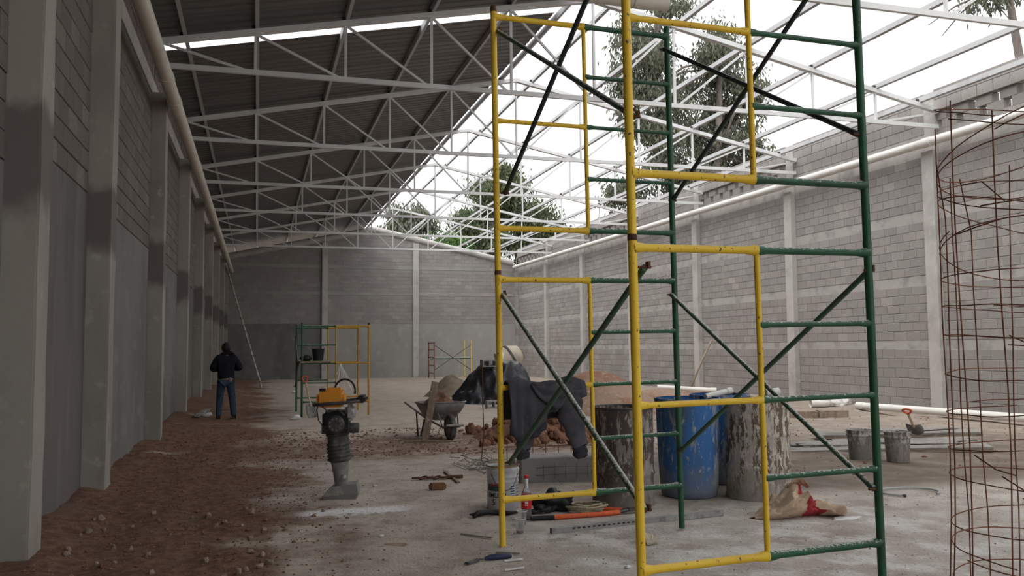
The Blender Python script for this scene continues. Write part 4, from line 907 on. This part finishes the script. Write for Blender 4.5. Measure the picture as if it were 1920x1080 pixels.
for k in range(14): MB().beam((.18+.045*k, -.0205+.045*k*.1358+.0243, .006), (.205+.045*k, -.0205+.045*k*.1358+.0277, .006), .0008, .012).obj('scale_mark', 'ink', ab)
t = thing('cloth_strap', 'black strap rag on the floor at the paint pail foot', 'strap', G3(2.0, 7.27, .012)); MB().tube([(-.22, -.06, .004), (-.17, .02, .014), (-.07, .0, .02), (.0, .04, .006), (.08, -.04, .012), (.16, .0, .008), (.26, .05, .006)], [.014, .028, .02, .026, .02, .014, .008], 8).obj('strap', 'black', t, 180); MB().tube([(-.2, -.05, .01), (-.24, .0, .012), (-.2, .05, .01), (-.14, .03, .014)], .008, 6).obj('loop', 'black', t, 180)
t = thing('broken_brick', 'dark broken brick lying alone on the floor before the wheelbarrow', 'brick', G3(1.78, 8.77, -.003), .1); bevbox((0, 0, .035), (.165, .10, .072), .014, 2).obj('brick', 'soil', t, 40)
t = thing('wooden_stick', 'short wooden stick lying near the broken brick', 'stick', G3(2.1, 9.5, .01)); MB().beam((.0, .42, 0), (-.03, -.42, .0), .03, .018).obj('stick', 'wood', t)
t = thing('rusty_chain', 'rusty iron links lying beside the wooden stick', 'chain', G3(1.86, 9.42, .012), -.2)
for k in range(5): MB().tube([(-.18+k*.075+.042*math.cos(2*math.pi*q/12), .03*math.sin(2*math.pi*q/12), .01+.012*(k % 2)*math.sin(2*math.pi*q/12+1)) for q in range(12)], .010, 6, closed=True).obj('link', 'rust_dark', t, 180)
MB().tube([(.15, 0, .01), (.33, .02, .015)], .02, 8).obj('shank', 'rust_dark', t, 60)
t = thing('wire_brush', 'dark blue handled brush among scraps at the bottom of the view', 'brush', G3(1.56, 5.78, .016), .05); MB().tube([(-.06, 0, 0), (-.02, 0, .004), (.09, .0, .004), (.13, 0, 0)], [.010, .020, .020, .012], 10).obj('handle', 'label_navy', t, 60); MB().tube([(-.06, 0, 0), (-.14, -.01, -.002)], .006, 6).obj('tang', 'steel_dark', t)
t = thing('trowel', 'small worn trowel blade on the floor at lower centre', 'trowel', G3(1.40, 5.74, .012), .6); MB().box((0, 0, 0), (.12, .04, .012), taper=.8).obj('blade', 'steel_dark', t); MB().tube([(.05, 0, .006), (.09, .01, .012)], .008, 6).obj('tang', 'wood', t)
for i, (xx, yy, a, L, m, lab) in enumerate(((1.68, 5.70, -.05, .13, 'white', 'white wood splinter below the dark brush'), (1.70, 5.90, -.6, .17, 'wood_grey', 'grey wood splinter above the dark brush'), (1.62, 5.48, .1, .14, 'white', 'pale flat scrap nearest the bottom edge'), (.99, 6.42, -.5, .17, 'handle_wood', 'thin pale stick on the floor below the lime streak'), (1.62, 6.5, -.9, .30, 'wood_grey', 'thin dark twig on the floor left of the tower'))):
    t = thing('splinter', lab, 'splinter', G3(xx, yy, .008), a); MB().beam((-L/2, 0, 0), (L/2, 0, .004), .018, .008).obj('sliver', m, t)
t = thing('dry_husk', 'dry curled husk leaves lying at the near tower leg', 'husk', G3(2.74, 5.82, .0), .9)
for k in range(5):
    a = -.5+k*.28; MB().grid(5, 8, lambda u, v: Vector((math.cos(a)*.18*v, math.sin(a)*.18*v, .006+.05*math.sin(v*2.4)*(.6+.2*k)))+Vector((-math.sin(a), math.cos(a), .3*abs(u-.5)))*((u-.5)*.045*math.sin(math.pi*min(1, v+.12)))).obj('leaf', 'husk', t, 180, solid=.0015)
# cement paper bag
bgp = thing('cement_bag', 'crumpled empty kraft cement bag with red printing beside the tower', 'bag', G3(4.36, 6.42, -.006), R(-3))
def bagf(s0, s1):
    def fn(u, v):
        s_ = lerp(s0, s1, v); a = 2*math.pi*u
        w_ = pw(s_, [(0, .05), (.12, .10), (.35, .16), (.6, .15), (.72, .10), (.82, .16), (1, .17)]); h_ = pw(s_, [(0, .02), (.15, .09), (.38, .215), (.55, .25), (.70, .13), (.80, .12), (.95, .10), (1.0, .06)])
        cr = noise.noise(Vector((s_*7, math.cos(a)*1.6, math.sin(a)*1.6)))+.6*abs(noise.noise(Vector((s_*15, math.cos(a)*3, math.sin(a)*3))))-.25
        k_ = 1+.38*cr; zz = (math.sin(a)*.5+.5)**.8*h_*k_
        return Vector((-.37+.78*s_+.04*cr, math.cos(a)*w_*k_-.03*math.sin(s_*7), max(.004, zz)))
    return fn
MB().grid(44, 40, bagf(0, .56), True).obj('paper_body', 'paper', bgp, 35); MB().grid(44, 18, bagf(.56, .76), True).obj('red_band', 'paper_red', bgp, 35); MB().grid(44, 16, bagf(.76, 1.0), True).obj('torn_mouth', 'paper', bgp, 35)
MB().grid(20, 12, lambda u, v: Vector((-.02+.17*u, .02+.06*v-.05*u, .22+.11*math.sin(math.pi*(u*.8+.1))*(1-.5*v)+.02*noise.noise(Vector((u*5, v*4, 2)))))).obj('folded_flap', 'paper', bgp, 35, solid=.003)
tm = text_mb('PORTL', .062, 1.05); f_ = bagf(0, .56)
tv = []
for x_, y_, _ in tm.v:
    # letters run up the front face of the bag, tilted
    s_ = .43+(x_*.72-y_*.5)/.78; lift = .30+(x_*.5+y_*.75)/.24*.8
    a = -math.pi/2-.95+lift*1.0; p = f_((a/(2*math.pi)) % 1.0, max(0, min(1, s_/.56))); tv.append(p+Vector((0, -.006, .004)))
tm.v = [tuple(p) for p in tv]; tm.obj('lettering', 'ink', bgp)
t = thing('lime_spill', 'little white powder spill at the mouth of the cement bag', 'powder', G3(4.72, 6.22, -.004)); MB().blob((0, 0, 0), (.13, .06, .016), .6, 3, 4, 2.5).obj('powder', 'lime', t, 180); MB().blob((.12, .02, 0), (.06, .03, .012), .6, 3, 8, 2.5).obj('lump', 'lime', t, 180)

# ================================================================== REBAR CAGE
cg = thing('rebar_cage', 'tall rusty round rebar cage standing at the right edge', 'rebar cage', (3.62, 3.27, -.02)); r2 = random.Random(21)
CR = .41
for k in range(15):
    a = 2*math.pi*k/15+.15*r2.uniform(-1, 1)+.2; top = 2.66+r2.uniform(-.33, .06); l1, l2 = r2.uniform(-.05, .05), r2.uniform(-.05, .05)
    pts = []
    for q in range(9):
        zz = top*q/8; k1 = 1+.03*noise.noise(Vector((k, zz*1.5, 0))); aa = a+l1*(zz-1.2)+.05*noise.noise(Vector((zz*1.3, k*3, 1)))
        rr_ = CR*(1.03 if zz < .5 else 1.0)*k1; pts.append(Vector((rr_*math.cos(aa), rr_*math.sin(aa), zz)))
    if k % 3 == 0: pts[-1] += Vector((.05*l2*10, .04, 0))
    MB().tube(pts, .0034, 6).obj('vertical_bar', 'rust', cg, 180)
hz = [.12, .31, .47, .62, .80, .98, 1.16, 1.32, 1.48, 1.64, 1.78, 1.92, 2.06, 2.20, 2.34, 2.47, 2.58]
for k, zz in enumerate(hz):
    ti = (.02+.06*r2.random())*(1 if k % 2 else -1)*(.7 if zz < 1.9 else 2.0); ph_ = r2.random()*6; span = 6.9; n = 44
    MB().tube([Vector((CR*1.01*math.cos(ph_+span*q/n), CR*1.01*math.sin(ph_+span*q/n), zz+ti*math.sin(span*q/n)+.035*(q/n-.5)+.008*noise.noise(Vector((q*.3, k, 0))))) for q in range(n+1)], .0029, 6).obj('hoop', 'rust', cg, 180)
for k in range(7):
    a = r2.uniform(2.4, 5.2); zz = r2.uniform(.4, 2.3); L = r2.uniform(.12, .3)
    MB().tube([Vector((CR*math.cos(a), CR*math.sin(a), zz)), Vector((CR*.9*math.cos(a+.2), CR*.9*math.sin(a+.2), zz+r2.uniform(-.08, .04))), Vector((CR*.8*math.cos(a+L*2), CR*.8*math.sin(a+L*2), zz+r2.uniform(-.1, .16)))], .0035, 5).obj('tie_wire', 'rust_dark', cg, 180)

# ================================================================== LADDER, BITS BY THE LEFT WALL
la = thing('ladder', 'tall pale wooden ladder leaning on the left wall far down the hall', 'ladder', (0, 0, 0)); A0, A1 = G3(.17, 35.3, -.01), Vector((-1.40, 39.4, 5.2))
for s_ in (-1, 1): MB().tube([A0+Vector((0, s_*.2, 0)), A1+Vector((0, s_*.2, 0))], .036, 8).obj('rail', 'lpole', la, 60)
for k in range(1, 21):
    p = A0.lerp(A1, k/21); MB().tube([p+Vector((0, -.24, 0)), p+Vector((0, .24, 0))], .034, 6).obj('rung', 'steel_dark' if k % 2 else 'lpole', la)
t = thing('timber_offcut', 'pale timber offcut lying by the pilaster next to the man', 'timber', G3(-1.1, 19.5, .03)); MB().beam((-.08, -.85, 0), (.07, .85, .02), .08, .05).obj('timber', 'wood_grey', t)
for i, (xx, yy, lab) in enumerate(((-.98, 18.9, 'crumpled pale paper scrap by the man'), (1.2, 30.5, 'small white scrap on the far floor near the ladder'), (.75, 18.2, 'white scrap at the middle scaffold foot'), (1.2, 9.2, 'small pale stone chip on the floor right of the rammer'), (.93, 6.75, 'white crumpled scrap above the thin pale stick'), (2.34, 5.3, 'small white pebble near the bottom of the view'))):
    t = thing('scrap', lab, 'scrap', G3(xx, yy, .0)); s_ = .10 if yy > 15 else .022; MB().blob((0, 0, s_*.4), (s_, s_*.7, s_*.5), .7, 2, i*3, 2).obj('scrap', 'lime', t, 180)

# ================================================================== PERSON
def skin(name, verts, edges, m, parent, root=0, sub=2, smooth_=True):
    me = bpy.data.meshes.new(name); me.from_pydata([v[0] for v in verts], edges, []); o = bpy.data.objects.new(name, me); COL.objects.link(o)
    md = o.modifiers.new('s', 'SKIN'); md.use_smooth_shade = True
    for i, v in enumerate(verts):
        d = me.skin_vertices[0].data[i]; d.radius = v[1] if isinstance(v[1], tuple) else (v[1], v[1]); d.use_root = (i == root)
    sb = o.modifiers.new('d', 'SUBSURF'); sb.levels = sb.render_levels = sub
    bpy.context.view_layer.update(); ev = o.evaluated_get(bpy.context.evaluated_depsgraph_get()); m2 = bpy.data.meshes.new_from_object(ev); bpy.data.objects.remove(o); bpy.data.meshes.remove(me)
    m2.materials.clear(); m2.materials.append(MT[m]); m2.polygons.foreach_set('use_smooth', [True]*len(m2.polygons)); return link(name, m2, parent)
pe = thing('person', 'man seen from behind in dark jacket and jeans, head bowed', 'person', G3(-.615, 18.55, -.005), R(6))
LEGS = [((0, 0, .82), (.13, .10)), ((-.085, 0, .75), .088), ((-.115, .02, .44), .060), ((-.135, -.02, .09), .042), ((.085, 0, .75), .088), ((.125, .02, .44), .060), ((.155, -.03, .09), .042)]
LE = [(0, 1), (1, 2), (2, 3), (0, 4), (4, 5), (5, 6)]
body = LEGS+[((0, .01, .98), (.12, .09)), ((0, .03, 1.16), (.145, .10)), ((0, .045, 1.28), .065), ((0, .075, 1.345), .048), ((0, .115, 1.43), (.07, .085)), ((0, .13, 1.49), (.062, .078)),
     ((-.165, .03, 1.235), .055), ((-.255, .02, 1.0), .042), ((-.115, .20, 1.02), .03), ((-.06, .26, 1.05), (.022, .035)), ((.165, .03, 1.235), .055), ((.265, .02, 1.01), .042), ((.12, .20, 1.03), .03), ((.06, .26, 1.06), (.022, .035)),
     ((-.145, .12, .03), .03), ((.17, .11, .03), .03)]
BE = LE+[(0, 7), (7, 8), (8, 9), (9, 10), (10, 11), (11, 12), (8, 13), (13, 14), (14, 15), (15, 16), (8, 17), (17, 18), (18, 19), (19, 20), (3, 21), (6, 22)]
bd = skin('body', body, BE, 'skin', pe)
for s_ in (-1, 1):
    for k in range(4):
        z_ = 1.075-.02*k; MB().tube([(s_*.05, .27, z_), (s_*.03, .305, z_-.005), (s_*.005, .31, z_-.01), (s_*-.005, .29, z_-.015)], .0085, 6).obj('finger', 'skin', bd, 180)
    MB().tube([(s_*.055, .25, 1.085), (s_*.04, .27, 1.115), (s_*.025, .29, 1.125)], .0095, 6).obj('thumb', 'skin', bd, 180)
    MB().blob((s_*.073, .11, 1.425), (.012, .022, .032), .1, 2).obj('ear', 'skin', bd, 180)
MB().blob((0, .205, 1.42), (.015, .022, .022), .1, 2).obj('nose', 'skin', bd, 180)
for s_ in (-1, 1): MB().blob((s_*.032, .192, 1.445), (.012, .008, .007), .0, 2).obj('eye', 'white', bd, 180)
MB().box((0, .196, 1.385), (.045, .008, .008)).obj('mouth', 'clod', bd)
skin('jacket', [((0, .0, .84), (.165, .13)), ((0, .01, .98), (.18, .13)), ((0, .02, 1.15), (.195, .14)), ((0, .035, 1.29), (.125, .10)), ((0, .05, 1.385), (.088, .082)), ((-.18, .03, 1.225), .092), ((-.272, .015, 1.0), .074), ((-.13, .19, 1.02), .05), ((.18, .03, 1.225), .092), ((.285, .015, 1.01), .074), ((.135, .19, 1.03), .046), ((0, -.0, .79), (.145, .115))],
     [(0, 1), (1, 2), (2, 3), (3, 4), (2, 5), (5, 6), (6, 7), (2, 8), (8, 9), (9, 10), (0, 11)], 'jacket', pe, 1)
skin('jeans', [((0, 0, .82), (.142, .112)), ((-.085, 0, .74), .098), ((-.115, .02, .44), .074), ((-.135, -.02, .10), .062), ((-.136, -.02, .06), .064), ((.085, 0, .74), .098), ((.125, .02, .44), .074), ((.155, -.03, .10), .062), ((.156, -.03, .06), .064)], [(0, 1), (1, 2), (2, 3), (3, 4), (0, 5), (5, 6), (6, 7), (7, 8)], 'jeans', pe, 0)
for s_, px_, py_ in ((-1, -.137, -.02), (1, .158, -.03)): skin('boot', [((px_, py_, .075), .05), ((px_, py_-.035, .04), .042), ((px_+s_*.01, py_+.09, .035), (.048, .034)), ((px_+s_*.015, py_+.17, .028), (.04, .024))], [(0, 1), (1, 2), (2, 3)], 'boot', pe, 1)
hb = MB().blob((0, .085, 1.455), (.092, .108, .108), .12, 3, 2, 3); hb.v = [v for v in hb.v]; hb.obj('hair', 'hair', pe, 180)
MB().lathe([(.150, -.02), (.153, -.015), (.153, .015), (.150, .02)], 24, (0, 0, .815), Matrix.Diagonal((1, .80, 1)).to_3x3(), cap=False).obj('belt', 'belt', pe, 180)
MB().blob((.085, -.11, .79), (.05, .03, .06), .4, 2, 3).obj('tool_pouch', 'belt', pe, 180)

# ================================================================== TREES BEYOND THE WALLS
def tree(name, label, base, trunks, clumps, n_leaf, leaf, m, seed, group='trees beyond the walls'):
    """trunks: list of polylines with radii; clumps: (centre, radii)"""
    r3 = random.Random(seed); t = thing(name, label, 'tree', base); B = Vector(base); mb = MB()
    for pts, r_ in trunks: MB().tube([Vector(p) for p in pts], [lerp(r_, r_*.45, i/(len(pts)-1)) for i in range(len(pts))], 9).obj('trunk', 'trunk', t, 180)
    tip = [Vector(p) for pts, _ in trunks for p in pts[1:]]
    for c, _ in clumps:
        c = Vector(c); q = min(tip, key=lambda p: (p-c).length+max(0, p.z-c.z)*2); mid = q.lerp(c, .5)+Vector((0, 0, .3)); mb.tube([q, mid, c], [.09, .06, .025], 5)
        for k in range(5):
            e_ = c+Vector((r3.uniform(-1, 1), r3.uniform(-1, 1), r3.uniform(-.6, .9))); mb.tube([mid.lerp(c, .6), c.lerp(e_, .5)+Vector((0, 0, .1)), e_], [.03, .02, .01], 4)
    mb.obj('branches', 'trunk', t, 180, kind='stuff')
    lb_ = MB(); V = []; Fc = []; tone = []
    subs = []
    for c, rr in clumps:
        for k in range(9):
            d = Vector((r3.gauss(0, 1), r3.gauss(0, 1), r3.gauss(0, 1))).normalized()*r3.uniform(.25, 1); subs.append((Vector(c)+Vector((d.x*rr[0], d.y*rr[1], d.z*rr[2])), .36*(rr[0]+rr[1]+rr[2])/3+.30))
    for k in range(n_leaf):
        c, s_ = r3.choice(subs); p = c+Vector((r3.gauss(0, .5), r3.gauss(0, .5), r3.gauss(0, .45)))*s_
        ax_ = Vector((r3.gauss(0, .5), r3.gauss(0, .5), -1)).normalized(); sd_ = ax_.cross(Vector((r3.gauss(0, 1), r3.gauss(0, 1), .1))).normalized(); L = leaf*r3.uniform(.6, 1.3); wd = L*.16
        o_ = len(V); V += [p, p+ax_*L*.45+sd_*wd, p+ax_*L, p+ax_*L*.45-sd_*wd]; Fc.append((o_, o_+1, o_+2, o_+3)); tone += [r3.random()]*4
    lb_.v = [tuple(v) for v in V]; lb_.f = Fc; lb_.tone = tone; lb_.obj('foliage', m, t, kind='stuff')
def clump_fill(r3, cx, cy, z0, z1, wfun, n, rr):
    out = []
    for k in range(n):
        z = lerp(z0, z1, (k+r3.random())/n); w_ = wfun((z-z0)/(z1-z0)); out.append(((cx+r3.uniform(-1, 1)*w_, cy+r3.uniform(-1, 1)*w_*.7, z), tuple(x*r3.uniform(.7, 1.2) for x in rr)))
    return out
r3 = random.Random(8)
c1 = clump_fill(r3, -1.5, 0, 8.5, 17.5, lambda q: 1.9 if q < .5 else 1.5, 20, (1.0, 1.0, .75))+clump_fill(r3, 2.1, .5, 7.2, 17, lambda q: 1.9 if q < .7 else 1.3, 26, (1.0, 1.0, .75))+[((-3.4, 0, 9.0), (.8, .8, .6)), ((-3.2, 0, 7.8), (.7, .7, .5)), ((3.6, 0, 13.6), (.7, .7, .6)), ((3.7, 0, 11.4), (.7, .7, .6)), ((0.2, 0, 7.3), (1, 1, .6)), ((-.6, 0, 9.2), (.8, .8, .7))]
tree('eucalyptus_tree', 'tall grey green eucalyptus rising behind the right wall', (19.0, 35.5, -.6), [([(0, 0, 0), (-.2, 0, 5), (-.9, 0, 9.5), (-1.5, 0, 14), (-1.3, 0, 18)], .32), ([(.2, 0, .5), (.9, .2, 6), (1.9, .4, 11), (2.2, .5, 17)], .28)], c1, 46000, .27, 'leaf', 31)
c2 = clump_fill(r3, 0, 0, 8.2, 13.2, lambda q: 2.6*(1-.55*q), 26, (1.1, 1.0, .8))+clump_fill(r3, 2.6, 0, 7.5, 10.8, lambda q: 1.6*(1-.3*q), 16, (1.0, 1.0, .8))
tree('broad_tree', 'broad dark green tree behind the far right corner', (14.2, 52.0, -.6), [([(0, 0, 0), (.1, 0, 5), (-.1, 0, 9), (-.2, 0, 12.4)], .35), ([(.3, 0, .5), (1.6, 0, 6), (2.5, 0, 9.6)], .25)], c2, 34000, .28, 'leaf2', 32)
c3 = clump_fill(r3, 0, 0, 6.8, 10.6, lambda q: 1.8*(1-.5*q), 16, (1.0, .9, .7))
tree('loose_tree', 'thin airy pale tree behind the gable wall ridge', (9.2, 53.0, -.6), [([(0, 0, 0), (.05, 0, 5), (-.1, 0, 10.2)], .2)], c3, 9000, .34, 'leaf', 33)
c4 = clump_fill(r3, 0, 0, 6.6, 8.6, lambda q: 1.3*(1-.4*q), 8, (.9, .8, .5))
tree('bright_shrub', 'fresh green bushy treetop behind the gable wall', (10.6, 50.5, -.6), [([(0, 0, 0), (.05, 0, 4), (0, 0, 8)], .15)], c4, 6000, .34, 'leaf3', 34)
c5 = [((-.5, .1, 9.75), (.35, .35, .22)), ((-.9, .1, 9.62), (.3, .3, .18)), ((-.15, 0, 10.0), (.3, .3, .25)), ((-.5, 0, 10.6), (.5, .5, .4)), ((.4, 0, 11.3), (.7, .7, .5))]
tree('eucalyptus_tree', 'slim leaning tree trunk with a leafy twig at the top right corner', (16.02, 14.55, -.6), [([(0, 0, 0), (.0, 0, 5), (-.05, 0, 8.2), (-.25, .02, 9.6), (-.1, .1, 12)], .13)], c5, 1100, .17, 'leaf', 35)
